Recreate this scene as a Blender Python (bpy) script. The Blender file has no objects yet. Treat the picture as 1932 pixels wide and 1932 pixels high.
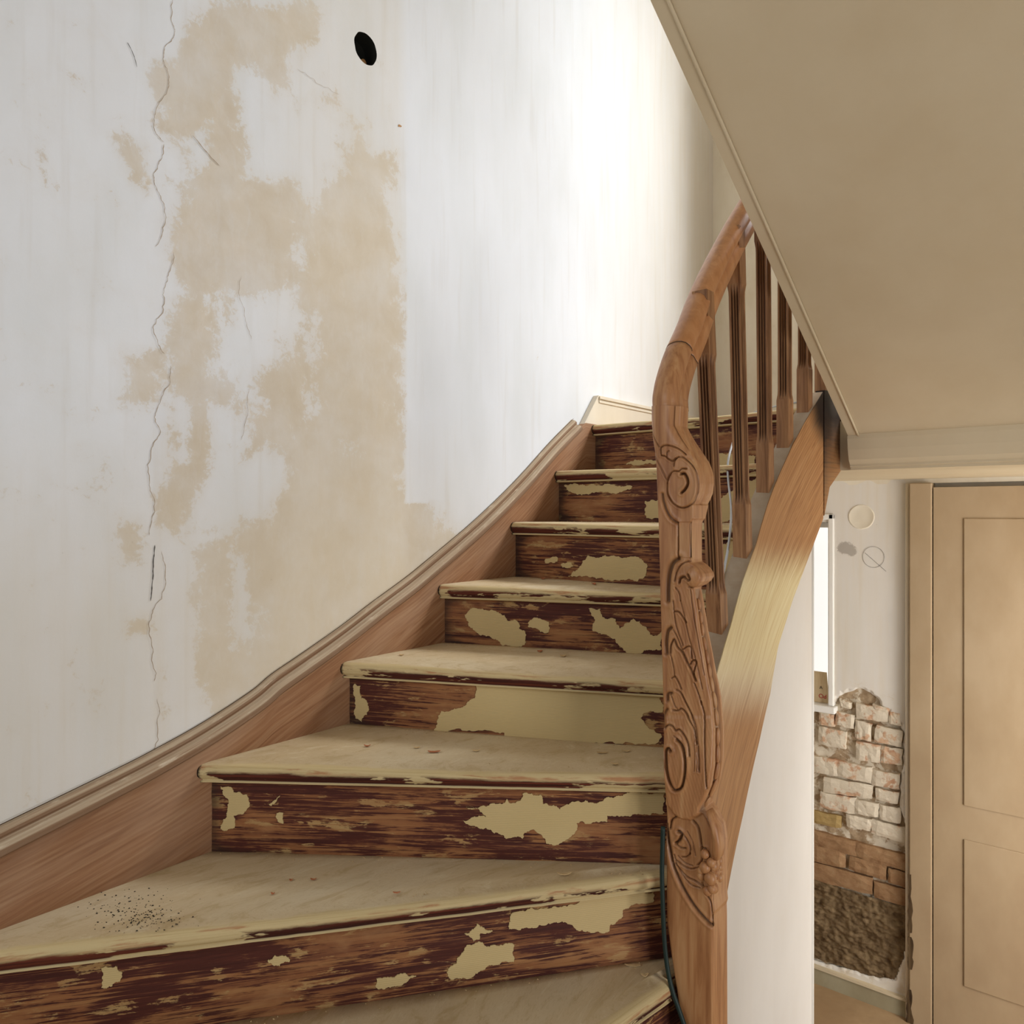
import bpy, bmesh, math, random
import numpy as np
from mathutils import Vector, noise
from mathutils.geometry import tessellate_polygon
SC = bpy.context.scene
COL = SC.collection
rng = random.Random(7)

# ------------------------------------------------------------------ camera, world, lights, exposure
S = 1.75                      # metres from the camera to the stair wall
EYE = Vector((S, 0.0, 2.35))  # eye height above the lower hall floor
F = 1430.0                    # focal length for a 1932 px wide frame
YAW = math.radians(39.0)
cam = bpy.data.cameras.new('camera')
cam.sensor_width = 36.0
cam.lens = F / 1932.0 * 36.0
cam.clip_start = 0.02
camo = bpy.data.objects.new('camera', cam)
COL.objects.link(camo)
camo.location = EYE
camo.rotation_euler = (math.pi / 2, 0, YAW)
SC.camera = camo

W = bpy.data.worlds.new('world')
SC.world = W
W.use_nodes = True
W.node_tree.nodes['Background'].inputs[0].default_value = (0.93, 0.97, 1.0, 1)
W.node_tree.nodes['Background'].inputs[1].default_value = 0.17


def area(name, loc, target, sx, sy, power, col):
    l = bpy.data.lights.new(name, 'AREA')
    l.shape = 'RECTANGLE'
    l.size, l.size_y, l.energy, l.color = sx, sy, power, col
    o = bpy.data.objects.new(name, l)
    o.location = loc
    o.rotation_euler = (Vector(target) - Vector(loc)).to_track_quat('-Z', 'Y').to_euler()
    COL.objects.link(o)
    return o


# daylight through the window above the landing and an unseen front door, plus two added fills
area('landing_window_daylight', (2.0, 4.75, 5.35), (0.6, 1.9, 2.3), 1.3, 1.3, 305, (0.95, 0.98, 1.0))
area('hall_passage_fill', (2.6, 3.15, 1.35), (2.0, 3.95, 1.25), 0.8, 1.7, 42, (1.0, 0.975, 0.94))  # added fill that brightens the hall back wall; no door is modelled here
area('front_door_daylight', (4.5, 0.6, 1.5), (0.9, 2.6, 1.2), 1.2, 2.0, 62, (1.0, 0.985, 0.97))
area('stair_front_fill', (0.7, -2.7, 3.7), (0.6, 1.7, 2.3), 1.4, 1.4, 36, (0.93, 0.97, 1.0))  # added front fill, high behind the camera, for risers and newel
SC.view_settings.view_transform = 'Standard'
SC.view_settings.look = 'None'
SC.view_settings.exposure = 0.0
SC.view_settings.gamma = 1.0
SC.view_settings.use_curve_mapping = False

# ------------------------------------------------------------------ helpers
FW = Vector((-math.sin(YAW), math.cos(YAW), 0))
RT = Vector((math.cos(YAW), math.sin(YAW), 0))
UP = Vector((0, 0, 1))


def ray(px, py):
    return FW + RT * ((px - 966) / F) + UP * ((966 - py) / F)


def onx(px, py, x):
    d = ray(px, py)
    return EYE + d * ((x - EYE.x) / d.x)


def ony(px, py, y):
    d = ray(px, py)
    return EYE + d * ((y - EYE.y) / d.y)


def onz(px, py, z):
    d = ray(px, py)
    return EYE + d * ((z - EYE.z) / d.z)


def onplane(px, py, p, n):
    d = ray(px, py)
    return EYE + d * ((p - EYE).dot(n) / d.dot(n))


def zc(s, ox, oy):
    return lambda pts: [(ox + x / s, oy + y / s) for x, y in pts]


def lin(c):
    c = c / 255.0
    return c / 12.92 if c <= 0.04045 else ((c + 0.055) / 1.055) ** 2.4


def rgb(r, g, b):
    return (lin(r), lin(g), lin(b), 1)


def interp(tab, t):
    if t <= tab[0][0]:
        return tab[0][1]
    for (a, va), (b, vb) in zip(tab, tab[1:]):
        if t <= b:
            return va + (vb - va) * (t - a) / (b - a)
    return tab[-1][1]


def mesh_obj(name, verts, faces, mat, parent=None, uvs=None, smooth=False, attr=None):
    me = bpy.data.meshes.new(name)
    me.from_pydata([tuple(v) for v in verts], [], faces)
    if uvs is not None:
        ul = me.uv_layers.new(name='UVMap')
        li = np.empty(len(me.loops), dtype=np.int32)
        me.loops.foreach_get('vertex_index', li)
        ul.data.foreach_set('uv', np.asarray(uvs, dtype=np.float32)[li].ravel())
    if attr is not None:
        for k, v in attr.items():
            a = me.attributes.new(k, 'FLOAT', 'POINT')
            a.data.foreach_set('value', np.asarray(v, dtype=np.float32))
    bm = bmesh.new()
    bm.from_mesh(me)
    bmesh.ops.recalc_face_normals(bm, faces=bm.faces)
    bm.to_mesh(me)
    bm.free()
    if smooth:
        me.polygons.foreach_set('use_smooth', [True] * len(me.polygons))
    me.materials.append(mat)
    o = bpy.data.objects.new(name, me)
    COL.objects.link(o)
    if parent is not None:
        o.parent = parent
    return o


def empty(name, loc=(0, 0, 0)):
    o = bpy.data.objects.new(name, None)
    o.empty_display_size = 0.1
    o.location = (0, 0, 0)
    COL.objects.link(o)
    return o


def tag(o, label, cat, group=None):
    o['label'] = label
    o['category'] = cat
    if group:
        o['group'] = group
    return o


def struct(o, label=None):
    o['kind'] = 'structure'
    if label:
        o['label'] = label
    return o


def stuff(o):
    o['kind'] = 'stuff'
    return o


def box(a, b):
    (x0, y0, z0), (x1, y1, z1) = a, b
    v = [(x0, y0, z0), (x1, y0, z0), (x1, y1, z0), (x0, y1, z0), (x0, y0, z1), (x1, y0, z1), (x1, y1, z1), (x0, y1, z1)]
    f = [(0, 3, 2, 1), (4, 5, 6, 7), (0, 1, 5, 4), (1, 2, 6, 5), (2, 3, 7, 6), (3, 0, 4, 7)]
    return v, f


def boxes(lst):
    V, Fc = [], []
    for a, b in lst:
        v, f = box(a, b)
        n = len(V)
        V += v
        Fc += [tuple(i + n for i in q) for q in f]
    return V, Fc


def bevel(o, w, seg=2):
    m = o.modifiers.new('edge', 'BEVEL')
    m.width = w
    m.segments = seg
    m.limit_method = 'ANGLE'
    return o


def prism(outline, off):
    """outline: list of Vector, closed polygon; off: Vector thickness."""
    n = len(outline)
    V = list(outline) + [p + off for p in outline]
    tris = tessellate_polygon([[Vector(p) for p in outline]])
    Fc = [tuple(t) for t in tris] + [tuple(i + n for i in reversed(t)) for t in tris]
    for i in range(n):
        j = (i + 1) % n
        Fc.append((i, j, j + n, i + n))
    return V, Fc


def jag(pts, levels, amp, seed):
    r = random.Random(seed)
    P = [Vector(p) for p in pts]
    for lv in range(levels):
        Q = []
        for i, p in enumerate(P):
            q = P[(i + 1) % len(P)]
            d = q - p
            Q.append(p)
            ln = d.length
            if ln > 1.2:
                m = (p + q) / 2 + Vector((-d.y, d.x)) * (r.uniform(-1, 1) * min(amp, 3.2 / ln))
                Q.append(m)
        P = Q
    return P


def smooth_path(pts, n):
    """Catmull-Rom through pts."""
    P = [Vector(p) for p in pts]
    P = [P[0] * 2 - P[1]] + P + [P[-1] * 2 - P[-2]]
    out = []
    for i in range(1, len(P) - 2):
        p0, p1, p2, p3 = P[i - 1:i + 3]
        for k in range(n):
            t = k / n
            out.append(0.5 * ((2 * p1) + (p2 - p0) * t + (2 * p0 - 5 * p1 + 4 * p2 - p3) * t * t + (3 * p1 - p0 - 3 * p2 + p3) * t ** 3))
    out.append(P[-2].copy())
    return out


def tube(path, r, n=8):
    V, Fc = [], []
    m = len(path)
    up = Vector((0.3, 0.2, 0.93))
    for i, p in enumerate(path):
        t = (path[min(i + 1, m - 1)] - path[max(i - 1, 0)]).normalized()
        a = t.cross(up).normalized()
        b = a.cross(t).normalized()
        for k in range(n):
            an = 2 * math.pi * k / n
            V.append(p + a * (math.cos(an) * r) + b * (math.sin(an) * r))
    for i in range(m - 1):
        for k in range(n):
            k2 = (k + 1) % n
            Fc.append((i * n + k, i * n + k2, (i + 1) * n + k2, (i + 1) * n + k))
    Fc.append(tuple(range(n)))
    Fc.append(tuple((m - 1) * n + k for k in reversed(range(n))))
    return V, Fc


# ------------------------------------------------------------------ materials
class N:
    """thin wrapper to wire shader nodes."""
    def __init__(self, name, rough=0.7, spec=0.3):
        self.m = bpy.data.materials.new(name)
        self.m.use_nodes = True
        self.t = self.m.node_tree
        self.b = self.t.nodes['Principled BSDF']
        self.b.inputs['Roughness'].default_value = rough
        self.b.inputs['Specular IOR Level'].default_value = spec

    def n(self, kind, **kw):
        x = self.t.nodes.new(kind)
        for k, v in kw.items():
            setattr(x, k, v)
        return x

    def l(self, a, b):
        self.t.links.new(a, b)

    def co(self, which='Object', scale=(1, 1, 1), rot=(0, 0, 0)):
        c = self.n('ShaderNodeTexCoord')
        mp = self.n('ShaderNodeMapping')
        mp.inputs['Scale'].default_value = scale
        mp.inputs['Rotation'].default_value = rot
        self.l(c.outputs[which], mp.inputs['Vector'])
        return mp.outputs[0]

    def noise(self, vec, scale, detail=4, rough=0.55, dist=0.0):
        x = self.n('ShaderNodeTexNoise')
        self.l(vec, x.inputs['Vector'])
        x.inputs['Scale'].default_value = scale
        x.inputs['Detail'].default_value = detail
        x.inputs['Roughness'].default_value = rough
        x.inputs['Distortion'].default_value = dist
        return x.outputs['Fac']

    def ramp(self, fac, stops, interp='LINEAR'):
        x = self.n('ShaderNodeValToRGB')
        x.color_ramp.interpolation = interp
        e = x.color_ramp.elements
        e[0].position, e[0].color = stops[0]
        e[1].position, e[1].color = stops[-1]
        for p, c in stops[1:-1]:
            k = e.new(p)
            k.color = c
        self.l(fac, x.inputs[0])
        return x.outputs[0]

    def step(self, fac, a, b):
        x = self.n('ShaderNodeMapRange')
        x.interpolation_type = 'SMOOTHSTEP'
        x.inputs['From Min'].default_value = a
        x.inputs['From Max'].default_value = b
        self.l(fac, x.inputs['Value'])
        return x.outputs[0]

    def mix(self, fac, a, b, mode='MIX'):
        x = self.n('ShaderNodeMix', data_type='RGBA', blend_type=mode)
        for s, v in ((0, fac), (6, a), (7, b)):
            if hasattr(v, 'links') or hasattr(v, 'is_linked'):
                self.l(v, x.inputs[s])
            else:
                x.inputs[s].default_value = v
        return x.outputs[2]

    def math(self, op, a, b=0.0, clamp=False):
        x = self.n('ShaderNodeMath', operation=op, use_clamp=clamp)
        for s, v in ((0, a), (1, b)):
            if hasattr(v, 'is_linked'):
                self.l(v, x.inputs[s])
            else:
                x.inputs[s].default_value = v
        return x.outputs[0]

    def attr(self, name):
        x = self.n('ShaderNodeAttribute', attribute_name=name)
        return x.outputs['Fac']

    def sep(self, vec):
        x = self.n('ShaderNodeSeparateXYZ')
        self.l(vec, x.inputs[0])
        return x.outputs

    def color(self, c):
        if hasattr(c, 'is_linked'):
            self.l(c, self.b.inputs['Base Color'])
        else:
            self.b.inputs['Base Color'].default_value = c
        return self

    def bump(self, h, strength=0.3, dist=0.002):
        x = self.n('ShaderNodeBump')
        x.inputs['Strength'].default_value = strength
        x.inputs['Distance'].default_value = dist
        self.l(h, x.inputs['Height'])
        self.l(x.outputs[0], self.b.inputs['Normal'])
        return self


def wood(name, base, dark, light, coord='Object', scale=(40, 40, 3), rough=0.45, spec=0.35):
    m = N(name, rough, spec)
    v = m.co(coord, scale)
    a = m.noise(v, 1.0, 5, 0.6, 0.6)
    c = m.ramp(a, [(0.30, dark), (0.5, base), (0.72, light)])
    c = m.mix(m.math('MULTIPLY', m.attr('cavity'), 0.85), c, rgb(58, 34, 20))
    v2 = m.co(coord, tuple(x * 0.12 for x in scale))
    b = m.noise(v2, 1.0, 3)
    c = m.mix(m.math('MULTIPLY', m.step(b, 0.45, 0.75), 0.35), c, dark)
    m.color(c).bump(a, 0.25, 0.0012)
    return m.m


M = {}
M['rail'] = wood('oiled_rail_wood', rgb(184, 126, 78), rgb(168, 110, 64), rgb(198, 142, 94), 'Object', (45, 45, 5), 0.36, 0.5)
M['newel'] = wood('carved_newel_wood', rgb(176, 124, 80), rgb(148, 96, 58), rgb(192, 146, 100), 'Object', (60, 60, 5), 0.42, 0.45)
M['baluster'] = wood('baluster_wood', rgb(148, 106, 70), rgb(108, 70, 44), rgb(172, 130, 90), 'Object', (70, 70, 5), 0.5, 0.3)
M['dark_joint'] = N('joint_shadow_gap', 0.8).color(rgb(72, 54, 38)).m


def plaster_wall():
    m = N('scraped_plaster', 0.88, 0.15)
    v = m.co('Object', (1, 1, 1))
    st = m.attr('stain')
    fine = m.noise(v, 62, 9, 0.74, 0.5)
    mid = m.noise(v, 11, 6, 0.6, 0.5)
    big = m.noise(m.co('Object', (3, 3, 1.0)), 1.7, 4, 0.5)
    vert = m.noise(m.co('Object', (30, 30, 2.0)), 1.0, 4, 0.5)
    s = m.math('ADD', st, m.math('MULTIPLY', m.math('SUBTRACT', mid, 0.5), 1.5))
    s = m.math('ADD', s, m.math('MULTIPLY', m.math('SUBTRACT', fine, 0.5), 1.25))
    mask = m.step(s, 0.40, 0.60)
    white = m.ramp(big, [(0.3, rgb(224, 226, 228)), (0.55, rgb(231, 233, 237)), (0.8, rgb(227, 228, 231))])
    white = m.mix(m.math('MULTIPLY', m.step(vert, 0.52, 0.8), 0.25), white, rgb(208, 202, 194))
    beige = m.ramp(mid, [(0.25, rgb(222, 211, 195)), (0.5, rgb(214, 202, 183)), (0.8, rgb(205, 190, 167))])
    beige = m.mix(m.math('MULTIPLY', vert, 0.35), beige, rgb(205, 192, 178))
    haze = m.step(m.noise(v, 5, 5, 0.6), 0.35, 0.75)
    soft = m.step(m.math('ADD', st, m.math('MULTIPLY', m.math('SUBTRACT', mid, 0.5), 0.7)), 0.05, 0.75)
    scr = m.step(m.noise(m.co('Object', (1, 14, 5), (0.6, 0, 0)), 3.0, 7, 0.7, 0.6), 0.52, 0.62)
    mm_ = m.math('ADD', m.math('MULTIPLY', mask, m.math('SUBTRACT', 0.56, m.math('MULTIPLY', scr, 0.10))), m.math('MULTIPLY', soft, 0.42))
    c = m.mix(m.math('MULTIPLY', mm_, m.math('SUBTRACT', 1.0, m.math('MULTIPLY', haze, 0.42))), white, beige)
    warm = m.attr('warm')
    wv_ = m.math('MULTIPLY', warm, m.math('ADD', 0.40, m.math('MULTIPLY', vert, 0.5)))
    c = m.mix(m.math('MULTIPLY', wv_, 0.75), c, rgb(220, 204, 174))
    grime = m.attr('grime')
    gm = m.step(m.math('ADD', grime, m.math('MULTIPLY', m.math('SUBTRACT', fine, 0.5), 1.6)), 0.6, 0.95)
    c = m.mix(m.math('MULTIPLY', gm, 0.55), c, rgb(130, 118, 104))
    spk = m.step(m.noise(v, 90, 3, 0.7), 0.70, 0.78)
    c = m.mix(m.math('MULTIPLY', spk, 0.22), c, rgb(150, 128, 100))
    h = m.math('ADD', m.math('MULTIPLY', mask, -0.35), m.math('MULTIPLY', fine, 0.5))
    m.color(c).bump(h, 0.35, 0.0016)
    return m.m


M['plaster'] = plaster_wall()


def plain_plaster(name, c1, c2, c3, sc=3.0):
    m = N(name, 0.8, 0.2)
    v = m.co('Object', (1, 1, 0.5))
    a = m.noise(v, sc, 5, 0.6)
    f = m.noise(v, 70, 5, 0.6)
    c = m.ramp(a, [(0.3, c1), (0.5, c2), (0.75, c3)])
    m.color(c).bump(f, 0.18, 0.001)
    return m.m


M['soffit'] = plain_plaster('cream_soffit_paint', rgb(212, 197, 168), rgb(208, 192, 162), rgb(203, 185, 153))
M['white_paint'] = plain_plaster('white_panel_paint', rgb(230, 226, 220), rgb(224, 219, 212), rgb(217, 209, 198), 2.0)
M['back_plaster'] = plain_plaster('cream_back_plaster', rgb(232, 224, 206), rgb(226, 216, 196), rgb(212, 198, 172), 5.0)
M['skirting'] = plain_plaster('skirting_paint', rgb(228, 218, 200), rgb(222, 211, 192), rgb(214, 202, 182))
M['casing'] = plain_plaster('casing_paint', rgb(176, 154, 124), rgb(168, 145, 114), rgb(158, 134, 104), 4.0)
M['window_white'] = plain_plaster('window_paint', rgb(240, 238, 232), rgb(236, 233, 226), rgb(230, 226, 216))
M['hole'] = N('pocket_dark', 0.9).color(rgb(30, 30, 24)).m
M['crack'] = N('crack_dark', 0.9).color(rgb(176, 158, 138)).m
M['pencil'] = N('pencil_grey', 0.9).color(rgb(96, 90, 86)).m
M['spot'] = N('rust_spot', 0.9).color(rgb(190, 140, 90)).m


def tread_mat():
    m = N('worn_cream_tread_paint', 0.75, 0.25)
    uv = m.co('UV', (1, 1, 1))
    x = m.sep(uv)
    u, v = x[0], x[1]
    edge = m.noise(m.co('UV', (5, 30, 1)), 1.0, 6, 0.65, 0.3)
    fine = m.noise(m.co('UV', (60, 60, 1)), 2.2, 5, 0.65)
    grain = m.noise(m.co('UV', (3, 160, 1)), 1.0, 5, 0.6, 0.5)
    big = m.noise(m.co('UV', (2.5, 4, 1)), 1.0, 4, 0.5)
    dust = m.ramp(big, [(0.3, rgb(190, 167, 130)), (0.5, rgb(201, 180, 145)), (0.75, rgb(208, 192, 162))])
    dust = m.mix(m.math('MULTIPLY', m.step(fine, 0.5, 0.8), 0.35), dust, rgb(160, 130, 90))
    mot = m.noise(m.co('UV', (16, 16, 1)), 1.0, 8, 0.75, 0.6)
    dust = m.mix(m.math('MULTIPLY', m.step(mot, 0.50, 0.64), 0.5), dust, rgb(172, 146, 102))
    dust = m.mix(m.math('MULTIPLY', m.step(mot, 0.46, 0.34), 0.5), dust, rgb(216, 202, 170))
    spk = m.step(m.noise(m.co('UV', (90, 90, 1)), 1.6, 5, 0.75), 0.64, 0.70)
    dust = m.mix(m.math('MULTIPLY', spk, 0.6), dust, rgb(96, 74, 48))
    cream = m.mix(m.step(grain, 0.45, 0.7), rgb(202, 180, 134), rgb(186, 162, 114))
    # v: positive on the top (distance behind the nose), negative down the nose
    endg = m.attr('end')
    top = m.step(m.math('ADD', v, m.math('MULTIPLY', m.math('SUBTRACT', edge, 0.5), 0.06)), 0.004, 0.03)
    c = m.mix(top, cream, dust)
    # worn bare wood along the nose
    w1 = m.math('ABSOLUTE', m.math('ADD', v, 0.004))
    worn = m.math('MULTIPLY', m.step(m.math('MULTIPLY', w1, -1.0), -0.014, -0.004), m.step(edge, 0.50, 0.62))
    c = m.mix(m.math('MULTIPLY', worn, 0.8), c, rgb(168, 112, 74))
    # maroon undercoat showing on the lower half of the nose
    band = m.math('MULTIPLY', m.step(v, -0.044, -0.040), m.math('SUBTRACT', 1.0, m.step(m.math('ADD', v, m.math('MULTIPLY', m.math('SUBTRACT', edge, 0.5), 0.03)), -0.018, -0.008)))
    per = m.noise(m.co('UV', (4.2, 14, 1)), 1.0, 5, 0.62, 0.2)
    mar = m.math('MULTIPLY', band, m.step(per, 0.455, 0.48))
    c = m.mix(mar, c, m.mix(m.step(grain, 0.4, 0.65), rgb(62, 26, 18), rgb(102, 48, 32)))
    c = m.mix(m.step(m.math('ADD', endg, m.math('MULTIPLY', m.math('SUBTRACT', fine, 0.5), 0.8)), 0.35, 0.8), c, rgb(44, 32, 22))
    m.color(c).bump(m.math('ADD', m.math('MULTIPLY', fine, 0.6), m.math('MULTIPLY', mar, -0.6)), 0.6, 0.0022)
    return m.m


M['tread'] = tread_mat()


def riser_mat():
    m = N('peeled_maroon_riser_paint', 0.68, 0.3)
    st = m.noise(m.co('UV', (5.0, 150, 1)), 1.0, 8, 0.72, 0.9)
    reg = m.noise(m.co('UV', (3.2, 8, 1)), 1.0, 5, 0.6, 0.4)
    blot = m.noise(m.co('UV', (9, 24, 1)), 1.0, 6, 0.65, 0.3)
    wd = m.ramp(m.noise(m.co('UV', (2.5, 60, 1)), 1.0, 4), [(0.3, rgb(112, 66, 42)), (0.5, rgb(142, 92, 56)), (0.75, rgb(162, 116, 72))])
    mar = m.ramp(st, [(0.3, rgb(58, 24, 18)), (0.6, rgb(86, 40, 29)), (0.8, rgb(108, 60, 42))])
    f = m.math('ADD', m.math('MULTIPLY', st, 0.9), m.math('MULTIPLY', reg, 0.85))
    c = m.mix(m.step(f, 0.84, 0.92), mar, wd)
    c = m.mix(m.step(m.math('ADD', blot, m.math('MULTIPLY', m.math('SUBTRACT', st, 0.5), 0.5)), 0.58, 0.62), c, m.mix(m.step(st, 0.4, 0.6), rgb(178, 148, 98), rgb(160, 118, 74)))
    c = m.mix(m.math('MULTIPLY', m.step(reg, 0.56, 0.70), 0.5), c, rgb(170, 126, 84))
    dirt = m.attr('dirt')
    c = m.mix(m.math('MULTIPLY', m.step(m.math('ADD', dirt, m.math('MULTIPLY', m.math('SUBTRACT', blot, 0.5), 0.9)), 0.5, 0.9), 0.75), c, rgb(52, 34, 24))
    m.color(c).bump(m.math('ADD', st, m.math('MULTIPLY', blot, 0.6)), 0.45, 0.0016)
    return m.m


M['riser'] = riser_mat()


def cream_patch():
    m = N('ribbed_cream_paint', 0.6, 0.3)
    v = m.co('UV', (1, 1, 1))
    w = m.n('ShaderNodeTexWave', wave_type='BANDS', bands_direction='Y')
    m.l(v, w.inputs['Vector'])
    w.inputs['Scale'].default_value = 75
    w.inputs['Distortion'].default_value = 0.6
    a = m.noise(v, 8, 4)
    c = m.mix(a, rgb(196, 172, 120), rgb(206, 182, 132))
    c = m.mix(m.math('MULTIPLY', w.outputs['Fac'], 0.22), c, rgb(168, 142, 92))
    m.color(c).bump(w.outputs['Fac'], 0.25, 0.0008)
    return m.m


M['cream'] = cream_patch()
M['flake'] = plain_plaster('loose_flake_paint', rgb(206, 180, 138), rgb(198, 170, 126), rgb(184, 152, 106), 20)
M['flake_red'] = plain_plaster('loose_flake_backside', rgb(190, 128, 92), rgb(176, 112, 76), rgb(160, 98, 66), 20)
M['grit'] = N('dark_grit', 0.9).color(rgb(44, 38, 30)).m
M['crumb'] = plain_plaster('paint_crumbs', rgb(206, 182, 140), rgb(186, 158, 116), rgb(150, 120, 84), 60)


def string_wood():
    m = N('stripped_wall_string_wood', 0.6, 0.25)
    g = m.noise(m.co('UV', (3, 70, 1)), 1.0, 6, 0.6, 1.2)
    b = m.noise(m.co('UV', (2.2, 6, 1)), 1.0, 4, 0.55)
    c = m.ramp(g, [(0.28, rgb(124, 84, 56)), (0.5, rgb(152, 110, 77)), (0.75, rgb(172, 136, 102))])
    c = m.mix(m.math('MULTIPLY', m.step(b, 0.45, 0.7), 0.45), c, rgb(178, 146, 118))
    wv = m.n('ShaderNodeTexWave', wave_type='RINGS')
    m.l(m.co('UV', (2.1, 8.0, 1)), wv.inputs['Vector'])
    wv.inputs['Scale'].default_value = 3.0
    wv.inputs['Distortion'].default_value = 6.0
    wv.inputs['Detail'].default_value = 3.0
    c = m.mix(m.math('MULTIPLY', wv.outputs['Fac'], 0.16), c, rgb(110, 60, 38))
    m.color(c).bump(g, 0.2, 0.001)
    return m.m


M['string'] = string_wood()


def mould_mat():
    m = N('dusty_string_moulding', 0.75, 0.2)
    g = m.noise(m.co('UV', (2.5, 120, 1)), 1.0, 5, 0.6, 0.5)
    d = m.noise(m.co('UV', (14, 60, 1)), 1.0, 6, 0.65)
    c = m.ramp(g, [(0.3, rgb(152, 124, 98)), (0.5, rgb(178, 156, 130)), (0.75, rgb(194, 178, 154))])
    c = m.mix(m.step(d, 0.55, 0.72), c, rgb(206, 188, 164))
    vv = m.sep(m.co('UV', (1, 1, 1)))[1]
    gr = m.math('MULTIPLY', m.step(vv, 0.0215, 0.0245), m.math('SUBTRACT', 1.0, m.step(vv, 0.034, 0.037)))
    gr = m.math('MAXIMUM', gr, m.step(vv, 0.058, 0.062))
    c = m.mix(m.math('MULTIPLY', gr, 0.8), c, rgb(122, 88, 62))
    m.color(c).bump(d, 0.3, 0.001)
    return m.m


M['mould'] = mould_mat()


def outer_string():
    m = N('stripped_outer_string_wood', 0.5, 0.35)
    g = m.noise(m.co('UV', (3, 55, 1)), 1.0, 6, 0.6, 1.5)
    c = m.ramp(g, [(0.28, rgb(140, 92, 52)), (0.5, rgb(173, 124, 77)), (0.75, rgb(190, 145, 98))])
    wv = m.n('ShaderNodeTexWave', wave_type='RINGS')
    m.l(m.co('UV', (1.6, 9.0, 1)), wv.inputs['Vector'])
    wv.inputs['Scale'].default_value = 2.4
    wv.inputs['Distortion'].default_value = 5.0
    wv.inputs['Detail'].default_value = 2.0
    c = m.mix(m.math('MULTIPLY', m.step(wv.outputs['Fac'], 0.7, 1.0), 0.3), c, rgb(118, 72, 40))
    bl = m.attr('bleach')
    pale = m.ramp(g, [(0.3, rgb(206, 180, 128)), (0.5, rgb(222, 204, 156)), (0.75, rgb(230, 218, 180))])
    gr = m.attr('grey')
    pale = m.mix(m.math('MULTIPLY', gr, 0.65), pale, rgb(206, 188, 168))
    c = m.mix(m.step(m.math('ADD', bl, m.math('MULTIPLY', m.math('SUBTRACT', g, 0.5), 0.35)), 0.2, 0.85), c, pale)
    so = m.attr('soot_shade')  # black put into the colour for the shaded gap at the soffit, plus soot
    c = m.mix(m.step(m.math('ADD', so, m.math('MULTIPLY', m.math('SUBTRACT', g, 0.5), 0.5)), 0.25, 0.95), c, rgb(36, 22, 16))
    m.color(c).bump(g, 0.2, 0.001)
    return m.m


M['outer'] = outer_string()
M['dusttop'] = plain_plaster('dusty_string_top', rgb(182, 166, 146), rgb(172, 154, 132), rgb(158, 134, 108), 9)
M['grey_cable'] = N('grey_cable_sheath', 0.45).color(rgb(186, 188, 190)).m
M['dark_cable'] = N('dark_green_cable_sheath', 0.5).color(rgb(30, 46, 42)).m


def brick_mat(name, c1, c2, c3, white):
    m = N(name, 0.9, 0.1)
    v = m.co('Object', (1, 1, 1))
    a = m.noise(v, 26, 6, 0.65)
    f = m.noise(v, 110, 5, 0.65)
    oi = m.n('ShaderNodeObjectInfo')
    c = m.ramp(a, [(0.3, c1), (0.5, c2), (0.75, c3)])
    c = m.mix(m.math('MULTIPLY', oi.outputs['Random'], 0.35), c, c1)
    w = m.step(m.noise(v, 15, 7, 0.62, 0.4), 0.62 - white * 0.32, 0.70 - white * 0.30)
    c = m.mix(w, c, m.mix(f, rgb(226, 214, 192), rgb(206, 192, 170)))
    m.color(c).bump(m.math('ADD', a, f), 0.6, 0.003)
    return m.m


M['brick_white'] = brick_mat('whitewashed_brick', rgb(182, 138, 108), rgb(206, 168, 136), rgb(214, 186, 154), 0.78)
M['brick_brown'] = brick_mat('brown_brick', rgb(138, 104, 74), rgb(160, 126, 92), rgb(176, 146, 110), -0.5)
M['brick_tan'] = brick_mat('tan_brick', rgb(150, 124, 78), rgb(170, 144, 94), rgb(184, 158, 108), -0.5)
M['mortar'] = brick_mat('crumbling_mortar', rgb(140, 116, 88), rgb(172, 148, 118), rgb(200, 178, 148), 0.5)
M['rubble'] = brick_mat('earthy_rubble', rgb(82, 64, 44), rgb(116, 96, 70), rgb(146, 124, 92), -0.6)
M['dark_wood'] = wood('bare_dark_casing', rgb(84, 66, 46), rgb(50, 38, 28), rgb(110, 90, 64), 'Object', (60, 60, 6), 0.8, 0.1)
M['greyboard'] = plain_plaster('grey_green_board', rgb(172, 164, 138), rgb(160, 150, 122), rgb(146, 134, 106), 6)
M['card'] = wood('plywood_offcut', rgb(218, 196, 158), rgb(204, 178, 138), rgb(228, 208, 172), 'Object', (60, 10, 10), 0.8, 0.1)
M['red_ink'] = N('red_ink', 0.8).color(rgb(196, 60, 66)).m
M['black_ink'] = N('black_ink', 0.8).color(rgb(60, 56, 46)).m
M['floor'] = plain_plaster('hall_floor_boards', rgb(176, 148, 112), rgb(160, 132, 98), rgb(146, 118, 86), 4)
mm = N('window_daylight', 0.5)
mm.b.inputs['Emission Color'].default_value = (1.0, 0.99, 0.96, 1)
mm.b.inputs['Emission Strength'].default_value = 0.98
M['glow'] = mm.m
mm = N('window_glass', 0.05, 0.5)
mm.b.inputs['Transmission Weight'].default_value = 1.0
mm.b.inputs['IOR'].default_value = 1.02
M['glass'] = mm.m

# ------------------------------------------------------------------ key levels
XS = 0.028                                  # face of the wall string
YB = 2.23 * S                               # back wall
XI, XO = 0.5025 * S, 0.5347 * S             # outer string, inner and outer faces (upper part)
Z0 = EYE.z

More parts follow.
